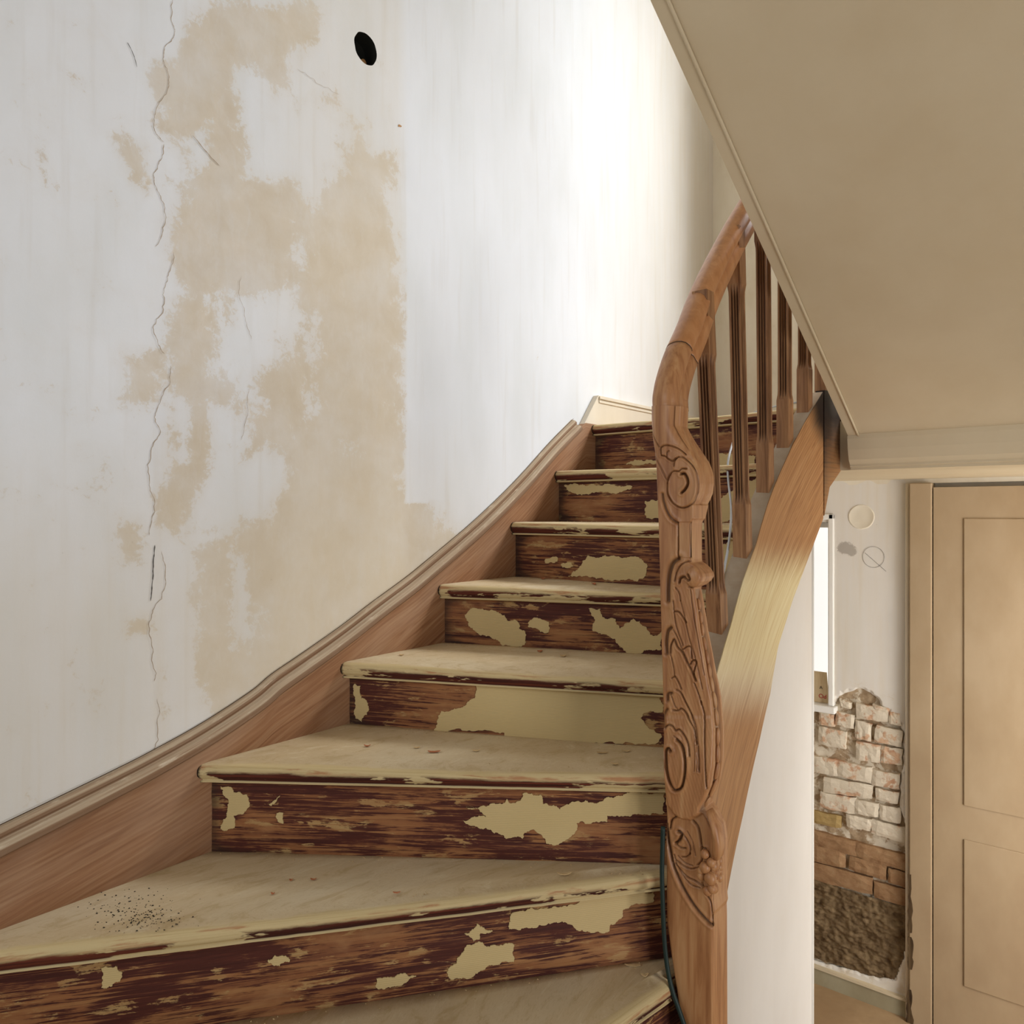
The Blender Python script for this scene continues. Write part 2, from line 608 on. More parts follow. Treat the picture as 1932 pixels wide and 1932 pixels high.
# ------------------------------------------------------------------ wall_left : scraped plaster with a round pocket
BEIGE = [
    [(585, 470), (690, 430), (755, 540), (762, 930), (800, 955), (830, 970), (880, 1010), (900, 1040), (600, 1260), (400, 1400), (385, 1330), (360, 1210), (380, 1060),
     (430, 1000), (505, 950), (565, 900), (540, 850), (600, 760), (585, 640), (560, 560)],
    [(380, 0), (610, 0), (600, 60), (560, 120), (545, 160), (520, 185), (500, 130), (462, 115), (440, 150), (436, 200), (455, 260), (470, 330), (490, 350), (540, 342),
     (610, 390), (570, 430), (560, 520), (500, 545), (440, 600), (420, 560), (370, 560), (330, 520), (310, 430), (330, 390), (360, 330), (345, 280), (310, 240), (300, 120), (340, 100), (350, 50)],
    [(320, 570), (420, 560), (415, 620), (390, 700), (420, 740), (500, 690), (560, 640), (600, 700), (560, 860), (480, 870), (440, 760), (405, 760), (400, 820), (380, 900), (360, 960), (310, 880), (320, 760)],
    [(236, 660), (300, 668), (312, 740), (280, 762), (240, 760)], [(224, 262), (272, 280), (272, 352), (246, 340)],
    [(580, 200), (640, 190), (680, 230), (700, 300), (740, 300), (750, 560), (600, 520), (560, 420), (600, 380), (640, 330)],
    [(225, 980), (250, 980), (258, 1055), (228, 1060)], [(245, 1165), (285, 1170), (285, 1190), (245, 1190)],
    [(300, 940), (340, 900), (360, 960), (340, 1010), (310, 1010)],
]
WHITE = [
    [(445, 190), (540, 195), (600, 165), (650, 205), (668, 240), (655, 300), (600, 360), (545, 330), (490, 325), (462, 260)],
    [(430, 545), (500, 535), (560, 560), (592, 600), (545, 640), (530, 690), (480, 715), (500, 760), (438, 760), (430, 640)],
    [(420, 870), (500, 840), (558, 885), (540, 920), (492, 980), (450, 975), (430, 920)],
    [(437, 1030), (462, 1040), (470, 1160), (445, 1220), (432, 1150)], [(318, 760), (352, 760), (360, 830), (362, 900), (330, 880)],
    [(340, 260), (395, 240), (395, 300), (360, 320), (350, 280)], [(540, 100), (565, 90), (540, 165)],
    [(436, 1130), (490, 1150), (495, 1200), (470, 1220), (445, 1200)], [(640, 830), (664, 835), (668, 858), (645, 860)],
]


def poly_soft(px, py, poly, soft):
    """1 well inside, 0 well outside, soft edge in px (numpy)."""
    inside = np.zeros(px.shape, bool)
    dist = np.full(px.shape, 1e9)
    n = len(poly)
    for i in range(n):
        x0, y0 = poly[i]
        x1, y1 = poly[(i + 1) % n]
        cond = ((y0 > py) != (y1 > py)) & (px < (x1 - x0) * (py - y0) / (y1 - y0 + 1e-9) + x0)
        inside ^= cond
        dx, dy = x1 - x0, y1 - y0
        t = np.clip(((px - x0) * dx + (py - y0) * dy) / (dx * dx + dy * dy + 1e-9), 0, 1)
        dist = np.minimum(dist, np.hypot(px - x0 - t * dx, py - y0 - t * dy))
    sd = np.where(inside, dist, -dist)
    return np.clip(0.5 + sd / (2 * soft), 0, 1)


def seg_dist(px, py, pts):
    dist = np.full(px.shape, 1e9)
    for (x0, y0), (x1, y1) in zip(pts, pts[1:]):
        dx, dy = x1 - x0, y1 - y0
        t = np.clip(((px - x0) * dx + (py - y0) * dy) / (dx * dx + dy * dy + 1e-9), 0, 1)
        dist = np.minimum(dist, np.hypot(px - x0 - t * dx, py - y0 - t * dy))
    return dist


def proj(P):
    """world points (n,3) -> photo frame coordinates."""
    d = P - np.array(EYE)
    w = d @ np.array(FW)
    return 966 + F * (d @ np.array(RT)) / w, 966 - F * d[:, 2] / w


def build_wall_left():
    h = 0.012
    y0, z0 = 0.30, 1.15
    ny, nz = int((YB - y0) / h), int((5.3 - z0) / h)
    Y = y0 + np.arange(ny + 1) * (YB - y0) / ny
    Z = z0 + np.arange(nz + 1) * h
    yy, zz = np.meshgrid(Y, Z)
    xx = np.array([[0.004 * noise.noise(Vector((0, y * 1.3, z * 1.1))) + 0.0012 * noise.noise(Vector((3, y * 6, z * 5))) for y in Y] for z in Z]) * 0.9
    xx[:, -1] = 0
    V = np.stack([xx.ravel(), yy.ravel(), zz.ravel()], 1)
    hc = onx(690, 92, 0.0)
    j0 = int(round((hc.y - y0) / ((YB - y0) / ny))) - 6
    i0 = int(round((hc.z - z0) / h)) - 6
    Fc = []
    for i in range(nz):
        for j in range(ny):
            if i0 <= i < i0 + 12 and j0 <= j < j0 + 12:
                continue
            a = i * (ny + 1) + j
            Fc.append((a, a + 1, a + ny + 2, a + ny + 1))
    ring = [(i0, j0 + k) for k in range(12)] + [(i0 + k, j0 + 12) for k in range(12)] + [(i0 + 12, j0 + 12 - k) for k in range(12)] + [(i0 + 12 - k, j0) for k in range(12)]
    V = V.tolist()
    rid = [i * (ny + 1) + j for i, j in ring]
    c = len(V)
    R = 0.043
    for i, j in ring:
        an = math.atan2(Z[i] - hc.z, Y[j] - hc.y)
        r = R * (1 + 0.05 * noise.noise(Vector((math.cos(an) * 2, math.sin(an) * 2, 1))))
        V.append([0.0, hc.y + math.cos(an) * r, hc.z + 1.06 * math.sin(an) * r])
    nn = len(ring)
    for k in range(nn):
        k2 = (k + 1) % nn
        Fc.append((rid[k], rid[k2], c + k2, c + k))
    # plain extents round the detailed part
    b = len(V)
    for q in ([(-2.2, -0.3), (0.30, -0.3), (0.30, 5.3), (-2.2, 5.3)], [(0.30, -0.3), (YB, -0.3), (YB, 1.15), (0.30, 1.15)]):
        V += [[0.0, y, z] for y, z in q]
        Fc.append((b, b + 1, b + 2, b + 3))
        b += 4
    P = np.array(V)
    px, py = proj(P)
    bad = (P - np.array(EYE)) @ np.array(FW) < 0.2
    px = np.where(bad, -500, px)
    st = np.zeros(len(P))
    wob = np.array([[noise.noise(Vector((p[1] * 5, p[2] * 5, 0))), noise.noise(Vector((p[1] * 5, p[2] * 5, 9)))] for p in V]) * 14
    for pl in BEIGE:
        st = np.maximum(st, poly_soft(px + wob[:, 0], py + wob[:, 1], pl, 42))
    # the straight paint edge is crisp
    st = np.where((px > 764) & (py < 945), np.minimum(st, np.clip(0.5 - (px - 764) / 14, 0, 1)), st)
    st = np.maximum(st, 0.17 * np.clip((766 - px) / 30, 0, 1))
    for pl in WHITE:
        st = np.minimum(st, 1 - 0.9 * poly_soft(px + wob[:, 0], py + wob[:, 1], pl, 40))
    warm = np.clip((px - 1090) / 240, 0, 1) + np.clip((py - 780) / 500, 0, 0.75) * np.clip((1000 - px) / 150, 0, 1) + 0.45 * np.clip((px - 470) / 120, 0, 1) * np.clip((770 - px) / 20, 0, 1)
    grime = 0.55 * np.exp(-(((px - 222) / 22) ** 2 + ((py - 1250) / 60) ** 2)) + 0.25 * np.exp(-((px - 1290) / 60) ** 2 - ((py - 220) / 120) ** 2)
    o = mesh_obj('wall_left', V, Fc, M['plaster'], attr={'stain': st, 'warm': np.clip(warm, 0, 1), 'grime': grime})
    o.data.polygons.foreach_set('use_smooth', [True] * len(o.data.polygons))
    struct(o, 'scraped white and beige plaster wall beside the stairs, cracked')
    # pocket
    hv, hf = [], []
    n = 40
    for d, r in ((0.001, 0.044), (-0.05, 0.042), (-0.075, 0.03), (-0.08, 0.001)):
        for k in range(n):
            an = 2 * math.pi * k / n
            w = 1 + 0.05 * noise.noise(Vector((math.cos(an) * 2, math.sin(an) * 2, 1)))
            hv.append((d if d < 0 else 0.0, hc.y + math.cos(an) * r * w, hc.z + 1.06 * math.sin(an) * r * w))
    for i in range(3):
        for k in range(n):
            hf.append((i * n + k, i * n + (k + 1) % n, (i + 1) * n + (k + 1) % n, (i + 1) * n + k))
    hl = mesh_obj('junction_pocket', hv, hf, M['hole'], o)
    hl['label'] = 'round dark pocket cut into the plaster'
    pv, pf = tube([Vector((-0.07, hc.y - 0.018, hc.z - 0.02)), Vector((-0.035, hc.y - 0.018, hc.z - 0.022))], 0.011, 12)
    mesh_obj('conduit_end', pv, pf, M['hole'], o, smooth=True)
    pv, pf = tube([Vector((-0.07, hc.y + 0.016, hc.z - 0.02)), Vector((-0.03, hc.y + 0.018, hc.z - 0.022))], 0.011, 12)
    mesh_obj('conduit_end', pv, pf, M['spot'], o, smooth=True)

    def ribbon(name, pts, w, mat, amp=1.5, seed=1, lv=3):
        r = random.Random(seed)
        Q = [Vector(p) for p in pts]
        for _ in range(lv):
            R2 = []
            for a, b2 in zip(Q, Q[1:]):
                d = b2 - a
                R2 += [a, (a + b2) / 2 + Vector((-d.y, d.x)) * r.uniform(-0.12, 0.12) * amp]
            Q = R2 + [Q[-1]]
        V2, F2 = [], []
        for i, q in enumerate(Q):
            p = onx(q.x, q.y, 0.0)
            p.x = 0.0045 * 0.9 * noise.noise(Vector((0, p.y * 1.3, p.z * 1.1))) + 0.0014
            ww = w * r.uniform(0.35, 1.0) * (0.25 if i in (0, len(Q) - 1) else 1)
            t = (Q[min(i + 1, len(Q) - 1)] - Q[max(i - 1, 0)]).normalized()
            off = Vector((0, -(-t.y), t.x)).normalized()
            off = Vector((0, t.y, t.x)).normalized() * ww
            V2 += [p + off, p - off]
        for i in range(len(Q) - 1):
            F2.append((2 * i, 2 * i + 2, 2 * i + 3, 2 * i + 1))
        return mesh_obj(name, V2, F2, mat, o)
    cr = [[(325, 0), (325, 45), (329, 62), (310, 90), (309, 118), (318, 142), (316, 168), (296, 202), (291, 228), (294, 252), (309, 268)],
          [(309, 272), (300, 305), (289, 330), (291, 345), (303, 370), (310, 400), (306, 440), (293, 466)],
          [(327, 475), (318, 515), (309, 545), (307, 590), (288, 618), (298, 650), (310, 668)],
          [(322, 690), (320, 725), (298, 765), (292, 795), (302, 815), (284, 850), (281, 905), (291, 945), (285, 985), (280, 1010)],
          [(303, 1040), (311, 1075), (311, 1105), (304, 1130), (285, 1160), (280, 1195), (288, 1230), (294, 1270), (290, 1285)],
          [(296, 1318), (301, 1345), (298, 1395), (290, 1420)],
          [(560, 130), (590, 148), (603, 160), (618, 165), (640, 178)],
          [(455, 520), (452, 565), (462, 600), (474, 640)], [(470, 735), (464, 790), (455, 830)]]
    for i, c2 in enumerate(cr):
        ribbon('crack', c2, 0.0010 if i < 6 else 0.0006, M['crack'], 1.0, 30 + i)
    ribbon('pencil_mark', [(291, 1028), (288, 1060), (287, 1095), (283, 1134)], 0.0016, M['pencil'], 0.3, 3)
    ribbon('pencil_mark', [(240, 80), (250, 100), (258, 127)], 0.0009, M['pencil'], 0.3, 4)
    ribbon('nail_stain', [(751, 237), (757, 239)], 0.006, M['spot'], 0.3, 4)
    ribbon('scratch', [(363, 255), (385, 282), (414, 313)], 0.0016, M['crack'], 0.2, 8)
    return o


build_wall_left()

# ------------------------------------------------------------------ staircase
stair = tag(empty('staircase'), 'winding wooden staircase with peeling cream and maroon paint on treads and risers', 'staircase')


def nose_from(Lpx, Rpx=None, straight=False, xr=None, z=None, zoff=0.0):
    if z is None:
        L = onx(Lpx[0], Lpx[1], XS)
        z = L.z
    else:
        L = onz(Lpx[0], Lpx[1], z)
    if straight:
        R = Vector((XI + 0.004, L.y, z))
    else:
        R = onz(Rpx[0], Rpx[1], z)
    d = (R - L)
    L2 = L + d * ((XS - L.x) / d.x) if abs(L.x - XS) > 1e-6 else L
    if xr is not None:
        R = L + d * ((xr - L.x) / d.x)
    return L2, R


ZG, ZH, ZI = Z0 - 0.470 * S, Z0 - 0.591 * S, Z0 - 0.706 * S
NOSE = [
    nose_from((1116, 801), straight=True),
    nose_from((1046, 888), straight=True),
    nose_from((963, 985), straight=True),
    nose_from((826, 1103), (1242, 1116), xr=0.5065 * S),
    nose_from((642, 1250), (1247, 1283.6), xr=0.530 * S),
    nose_from((372, 1443), (1252, 1462), xr=0.552 * S),
    nose_from((203, 1774), (1239, 1649), z=ZG, xr=0.541 * S),
]
hR = Vector((0.560 * S, 0.868 * S, ZH))
hd = (Vector((0.5445 * S, 0.8046 * S, ZH)) - Vector((0.5545 * S, 0.866 * S, ZH))).normalized()
NOSE.append((hR + hd * 1.75, hR))
NOSE.append((Vector((0.62 * S, 0.0, ZI)) + Vector((0.25, -0.55, 0)), Vector((0.592 * S, 0.869 * S, ZI))))


def back_normal(L, R):
    d = (R - L)
    d.z = 0
    d.normalize()
    return d, Vector((-d.y, d.x, 0))


PROF = [  # (behind the nose, height, v coordinate)
    (0.050, 0.0, 0.050), (0.024, 0.0, 0.024), (0.012, -0.0015, 0.012), (0.0045, -0.006, 0.002), (0.001, -0.013, -0.008), (0.0, -0.020, -0.015), (0.0015, -0.028, -0.024),
    (0.006, -0.034, -0.031), (0.012, -0.037, -0.038), (0.0125, -0.039, -0.040), (0.0075, -0.0405, -0.046), (0.0070, -0.0435, -0.049), (0.011, -0.0455, -0.054), (0.034, -0.046, -0.075)]


def build_tread(k):
    L, R = NOSE[k]
    d, n = back_normal(L, R)
    if k > 0:
        L1, R1 = NOSE[k - 1]
        d1, n1 = back_normal(L1, R1)
        bL, bR = L1 + n1 * 0.05, R1 + n1 * 0.05
        if k == 8:
            bL, bR = NOSE[7][0] + n1 * 0.05, NOSE[7][1] + n1 * 0.05
        if k == 7:
            bL = NOSE[6][0] + n1 * 0.05
            bR = Vector((0.552 * S, 0.942 * S, 0))
        if k == 6:
            bR = Vector((0.552 * S, 0.945 * S, 0))
    else:
        bL, bR = Vector((XS - 0.02, YB - 0.3, 0)), Vector((XI, YB - 0.3, 0))
        bL.y = bR.y = L.y + 0.25
    m = 70
    nb = 8
    V, U, E, Fc = [], [], [], []
    ln = (R - L).length
    cols = len(PROF) + nb + 1
    for i in range(m + 1):
        t = (i / m) ** 1.35
        p = L.lerp(R, t)
        b = bL.lerp(bR, t)
        b.z = L.z
        u = t * ln + k * 3.7
        wear = 0.0022 * noise.noise(Vector((u * 7, k, 0))) + 0.0016 * noise.noise(Vector((u * 31, k, 4)))
        sag = -0.006 * math.exp(-((t - 0.62) / 0.3) ** 2)
        # bottom back
        row = [(b + Vector((0, 0, -0.046)), -0.3)]
        # back-top rows from back to nose
        pf = p + n * 0.05
        for q in range(nb):
            s = q / nb
            pt = b.lerp(pf, s)
            pt.z = L.z + 0.0012 * noise.noise(Vector((pt.x * 9, pt.y * 9, k)))
            row.append((pt, (pt - p).dot(n)))
        for (bb, hh, vv) in PROF:
            top = max(0.0, 1 + hh / 0.03)
            pt = p + n * (bb + wear * (1 if bb < 0.03 else 0)) + Vector((0, 0, hh + sag * top * (1 if bb < 0.04 else 0.6)))
            row.append((pt, vv))
        for pt, vv in row:
            V.append(pt)
            U.append((u, vv))
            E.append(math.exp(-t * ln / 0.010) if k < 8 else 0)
    cn = len(row)
    for i in range(m):
        for c in range(cn - 1):
            Fc.append((i * cn + c, (i + 1) * cn + c, (i + 1) * cn + c + 1, i * cn + c + 1))
        Fc.append((i * cn + cn - 1, (i + 1) * cn + cn - 1, (i + 1) * cn, i * cn))
    Fc.append(tuple(range(cn)))
    Fc.append(tuple(m * cn + c for c in reversed(range(cn))))
    return mesh_obj('tread', V, Fc, M['tread'], stair, U, smooth=False, attr={'end': E})


for k in range(9):
    o = build_tread(k)
    o.data.polygons.foreach_set('use_smooth', [len(p.vertices) == 4 for p in o.data.polygons])

RB = 0.030   # riser behind the nose
ROFF = {}


def build_riser(k):
    L, R = NOSE[k]
    d, n = back_normal(L, R)
    a, b = L + n * RB, R + n * RB + d * (0.14 if k == 7 else 0.05 if k >= 3 else 0.012)
    zt = L.z - 0.042
    zb = NOSE[k + 1][0].z - 0.012 if k + 1 < len(NOSE) else L.z - 0.2
    ROFF[k] = (a, b, n, zt, zb)
    m, q = 60, 10
    V, U, D, Fc = [], [], [], []
    ln = (b - a).length
    for i in range(m + 1):
        p = a.lerp(b, i / m)
        for j in range(q + 1):
            z = zb + (zt - zb) * j / q
            V.append(Vector((p.x, p.y, z)) + n * (0.0015 * noise.noise(Vector((i * 0.3, j * 0.6, k)))))
            U.append((i / m * ln + k * 2.3, z + k * 1.1))
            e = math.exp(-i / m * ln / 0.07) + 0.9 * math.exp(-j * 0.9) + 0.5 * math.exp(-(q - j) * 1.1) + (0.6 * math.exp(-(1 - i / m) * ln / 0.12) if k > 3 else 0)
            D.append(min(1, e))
    for i in range(m):
        for j in range(q):
            c = i * (q + 1) + j
            Fc.append((c, c + q + 1, c + q + 2, c + 1))
    nv = len(V)
    for p in (a, b):
        for z in (zb, zt):
            V.append(Vector((p.x, p.y, z)) + n * 0.018)
            U.append((0, 0))
            D.append(0)
    Fc.append((nv, nv + 2, nv + 3, nv + 1))
    Fc.append((0, q, nv + 1, nv))
    Fc.append((m * (q + 1), m * (q + 1) + q, nv + 3, nv + 2))
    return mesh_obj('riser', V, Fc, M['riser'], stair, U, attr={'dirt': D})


RISERS = [build_riser(k) for k in range(9)]

z5 = zc(3.45, 200, 1400)
z6 = zc(3.45, 740, 1400)
z7 = zc(2.927, 600, 1000)
z8 = zc(4.2, 800, 700)
PATCH = {
    4: [z7([(870, 850), (1896, 898), (1905, 1000), (1800, 1010), (1780, 1040), (1830, 1100), (1900, 1140), (1880, 1172), (1300, 1182), (1060, 1160), (1030, 1120), (640, 1105), (680, 1000), (820, 965), (865, 930), (872, 890)]),
        z7([(200, 850), (235, 860), (240, 930), (275, 960), (270, 1020), (240, 1060), (205, 1040)])],
    3: [z7([(810, 470), (860, 430), (960, 440), (1030, 470), (1045, 500), (1090, 495), (1110, 540), (1150, 580), (1150, 620), (1120, 645), (1020, 640), (960, 600), (870, 560), (830, 530)]),
        z7([(1160, 510), (1185, 490), (1270, 505), (1275, 560), (1250, 570), (1210, 545), (1160, 535)]),
        z7([(1495, 432), (1560, 436), (1570, 480), (1640, 490), (1670, 545), (1690, 520), (1740, 490), (1800, 530), (1850, 585), (1896, 560), (1896, 660), (1790, 680), (1720, 690), (1680, 650), (1640, 600), (1560, 570), (1520, 560), (1530, 500)])],
    2: [z7([(1460, 170), (1490, 140), (1560, 150), (1770, 150), (1800, 180), (1820, 200), (1810, 250), (1760, 285), (1640, 275), (1560, 265), (1380, 255), (1440, 210)]),
        z7([(1255, 160), (1320, 150), (1320, 175), (1260, 185)]), z7([(1340, 192), (1400, 182), (1412, 200), (1350, 207)]),
        [(1345, 1040), (1375, 1020), (1400, 1005), (1400, 1085), (1345, 1090)]],
    1: [z8([(1750, 1030), (1880, 1010), (1890, 1170), (1760, 1165)]), [(1345, 945), (1385, 925), (1432, 898), (1432, 978), (1345, 983)], z8([(1110, 905), (1200, 890), (1420, 905), (1650, 915), (1600, 945), (1330, 960), (1250, 985), (1130, 940)])],
    0: [z8([(1600, 742), (1650, 715), (1840, 705), (1900, 745)]), [(1345, 858), (1425, 862), (1425, 882), (1345, 884)]],
    5: [z6([(460, 510), (520, 490), (610, 490), (540, 430), (480, 425), (600, 415), (715, 405), (745, 370), (770, 400), (835, 380), (845, 335), (970, 345), (980, 400), (1050, 410), (1090, 440), (1130, 410), (1260, 380), (1340, 395),
            (1400, 360), (1530, 330), (1775, 335), (1775, 460), (1640, 470), (1400, 480), (1400, 520), (1200, 530), (1195, 580), (1150, 630), (1060, 675), (1000, 660), (960, 600), (910, 570), (870, 590), (850, 630), (790, 620),
            (740, 630), (700, 600), (640, 570), (520, 545)]),
        z5([(745, 290), (820, 300), (835, 330), (920, 340), (935, 400), (890, 470), (830, 480), (835, 560), (790, 575), (745, 560), (790, 450), (800, 400)]),
        z5([(1060, 405), (1130, 350), (1100, 400), (1075, 418)]), z5([(1110, 465), (1150, 460), (1155, 530), (1120, 520)])],
    6: [z6([(780, 1115), (900, 1080), (1010, 1085), (1180, 1060), (1260, 1020), (1560, 960), (1700, 975), (1705, 1030), (1570, 1060), (1500, 1100), (1490, 1150), (1420, 1190), (1400, 1240), (1215, 1230), (1170, 1190), (1130, 1175),
            (1030, 1185), (960, 1190), (860, 1210), (760, 1220)]),
        z6([(470, 1250), (530, 1220), (550, 1185), (600, 1210), (655, 1230), (575, 1245), (570, 1285), (530, 1300)]),
        z6([(500, 1320), (590, 1305), (600, 1325), (740, 1310), (780, 1310), (795, 1330), (790, 1435), (620, 1460), (520, 1530), (390, 1550), (355, 1500), (420, 1440), (430, 1400), (460, 1370)]),
        z5([(1055, 1420), (1100, 1390), (1190, 1405), (1195, 1430), (1130, 1460), (1060, 1440)]), z5([(1760, 1540), (1932, 1510), (2020, 1525), (1932, 1580), (1760, 1600)]),
        z5([(-30, 1470), (60, 1460), (105, 1500), (90, 1560), (40, 1590), (-30, 1600)])],
}
seed = 0
for k, pls in PATCH.items():
    a, b, n, zt, zb = ROFF[k]
    d = (b - a).normalized()
    for pl in pls:
        seed += 1
        J = jag(pl, 5, 0.22, seed)
        pts, uv = [], []
        for q in J:
            p = onplane(q.x, q.y, a - n * 0.0022, n)
            p.z = min(max(p.z, zb + 0.004), zt - 0.002)
            s = (p - a).dot(d)
            s2 = min(max(s, 0.003), (b - a).length)
            p += d * (s2 - s)
            pts.append(p)
        V, Fc = prism(pts, n * 0.0025)
        U = [((p - a).dot(d) + k, p.z) for p in V]
        o = mesh_obj('paint_patch', V, Fc, M['cream'], RISERS[k], U)
        o['label'] = 'remnant of ribbed cream paint'

# --- wall string with its moulding
TOP = [(120, 1502), (202.6, 1463), (289, 1419), (381, 1367.5), (472, 1308), (510.5, 1276), (562, 1240.7), (640, 1186), (700, 1140), (760, 1096), (800, 1064), (890, 988), (967, 914), (1038, 836), (1081, 793)]
tp = [onx(x, y, 0.004) for x, y in TOP]
tp = [tp[0] + (tp[0] - tp[2]) * 2.0, tp[0] + (tp[0] - tp[2])] + tp[1:]
tp = smooth_path(tp, 6)
ntm = len(tp)
e_ = (tp[-1] - tp[-4]).normalized()
tp = tp + [tp[-1] + e_ * 0.07 * q for q in range(1, 5)]
ZCUT = NOSE[0][0].z + 0.003
WSF = 0.06   # moulding height below the wall edge


def string_face():
    V, U, Fc = [], [], []
    s = 0
    rows = 7
    for i, p in enumerate(tp):
        if i:
            s += (p - tp[i - 1]).length
        for j in range(rows):
            z0_ = min(p.z - WSF * 0.7, ZCUT)
            z = z0_ - (0.75 * j / (rows - 1))
            V.append((XS, p.y, z))
            U.append((s, -0.7 * s * 0.0 - 0.75 * j / (rows - 1)))
    n = len(tp)
    for i in range(n - 1):
        for j in range(rows - 1):
            c = i * rows + j
            Fc.append((c, c + rows, c + rows + 1, c + 1))
    nv = len(V)
    for i, p in enumerate(tp):
        z0_ = min(p.z - WSF * 0.7, ZCUT)
        V += [(0.004, p.y, z0_), (0.004, p.y, z0_ - 0.75)]
        U += [(0, 0), (0, 0)]
    for i in range(n - 1):
        Fc.append((nv + 2 * i, nv + 2 * i + 1, nv + 2 * i + 3, nv + 2 * i + 2))
        Fc.append((i * rows, nv + 2 * i, nv + 2 * i + 2, (i + 1) * rows))
    e = (n - 1) * rows
    Fc.append(tuple([e + j for j in range(rows)] + [nv + 2 * n - 1, nv + 2 * n - 2]))
    return mesh_obj('wall_string', V, Fc, M['string'], stair, U)


ws = string_face()


def string_mould():
    prof = [(-0.002, 0.004), (0.010, 0.0), (0.017, -0.004), (0.019, -0.012), (0.0165, -0.016), (0.0165, -0.021), (0.024, -0.023), (0.032, -0.028), (0.036, -0.036), (0.0365, -0.043), (0.031, -0.048), (0.027, -0.049)]
    V, U, Fc = [], [], []
    s = 0
    n = ntm
    for i, p in enumerate(tp[:ntm]):
        if i:
            s += (p - tp[i - 1]).length
        t = (tp[min(i + 1, n - 1)] - tp[max(i - 1, 0)]).normalized()
        nn = Vector((0, -t.z, t.y))
        w = 0.0012 * noise.noise(Vector((s * 9, 0, 0)))
        arc = 0
        for j, (x, h) in enumerate(prof):
            if j:
                arc += math.hypot(x - prof[j - 1][0], h - prof[j - 1][1])
            V.append(Vector((x + w, p.y, p.z)) + nn * h)
            U.append((s, arc))
    m = len(prof)
    for i in range(n - 1):
        for j in range(m - 1):
            c = i * m + j
            Fc.append((c, c + m, c + m + 1, c + 1))
    Fc.append(tuple((n - 1) * m + j for j in range(m)))
    return mesh_obj('string_moulding', V, Fc, M['mould'], ws, U)


mo = string_mould()
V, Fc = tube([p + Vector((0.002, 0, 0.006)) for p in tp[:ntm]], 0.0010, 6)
g_ = mesh_obj('joint_shadow_gap', V, Fc, M['dark_joint'], ws)  # solid dark tube drawn in as the shadow line above the moulding

# --- outer string: plan path (centre line), top line traced on its outer face
PLAN = [(0.575 * S, 0.905 * S), (0.553 * S, 0.99 * S), (0.531 * S, 1.12 * S), (0.5186 * S, 1.25 * S), (0.5186 * S, 1.40 * S), (0.5186 * S, 1.70 * S)]
HALF = 0.016 * S
planp = smooth_path([Vector((x, y, 0)) for x, y in PLAN], 10)


def hit_plan(px, off):
    """intersect the vertical plane through column px with the offset plan path."""
    d = ray(px, 966)
    best = None
    m = len(planp)
    pts = []
    for i, p in enumerate(planp):
        t = (planp[min(i + 1, m - 1)] - planp[max(i - 1, 0)]).normalized()
        pts.append(p + Vector((t.y, -t.x, 0)) * off)
    for p, q in zip(pts, pts[1:]):
        e = q - p
        den = d.x * e.y - d.y * e.x
        if abs(den) < 1e-9:
            continue
        w = p - EYE
        t = (w.x * e.y - w.y * e.x) / den
        s = (w.x * d.y - w.y * d.x) / den
        if -0.001 <= s <= 1.001 and t > 0:
            return EYE + Vector((d.x, d.y, 0)) * t, t
    return best, None


OTOP = [(1340, 1316), (1351, 1277), (1361, 1240), (1379, 1179), (1401, 1098), (1426, 1029.5), (1449, 951), (1472, 893), (1496, 839.5), (1518.6, 797.6), (1559, 730)]
OBOT = [(1369, 1697), (1401, 1540), (1432, 1400), (1453, 1310), (1468, 1221), (1496, 1131), (1537, 1022), (1562, 955)]


def zline(tab):
    out = []
    for px, py in tab:
        h, t = hit_plan(px, HALF)
        if h is None:
            continue
        out.append((h.y, EYE.z + (966 - py) / F * t))
    out.sort()
    return out


ztop, zbot = zline(OTOP), zline(OBOT)
sl = (ztop[1][1] - ztop[0][1]) / (ztop[1][0] - ztop[0][0])
ztop = [(0.895 * S, ztop[0][1] - sl * (ztop[0][0] - 0.895 * S))] + ztop
ztop.append((1.70 * S, ztop[-1][1] + 0.66 * (1.70 * S - ztop[-1][0])))
sl = (zbot[1][1] - zbot[0][1]) / (zbot[1][0] - zbot[0][0])
zbot = [(0.895 * S, zbot[0][1] - sl * (zbot[0][0] - 0.895 * S))] + zbot
zbot.append((1.70 * S, zbot[-1][1] + 0.9 * (1.70 * S - zbot[-1][0])))


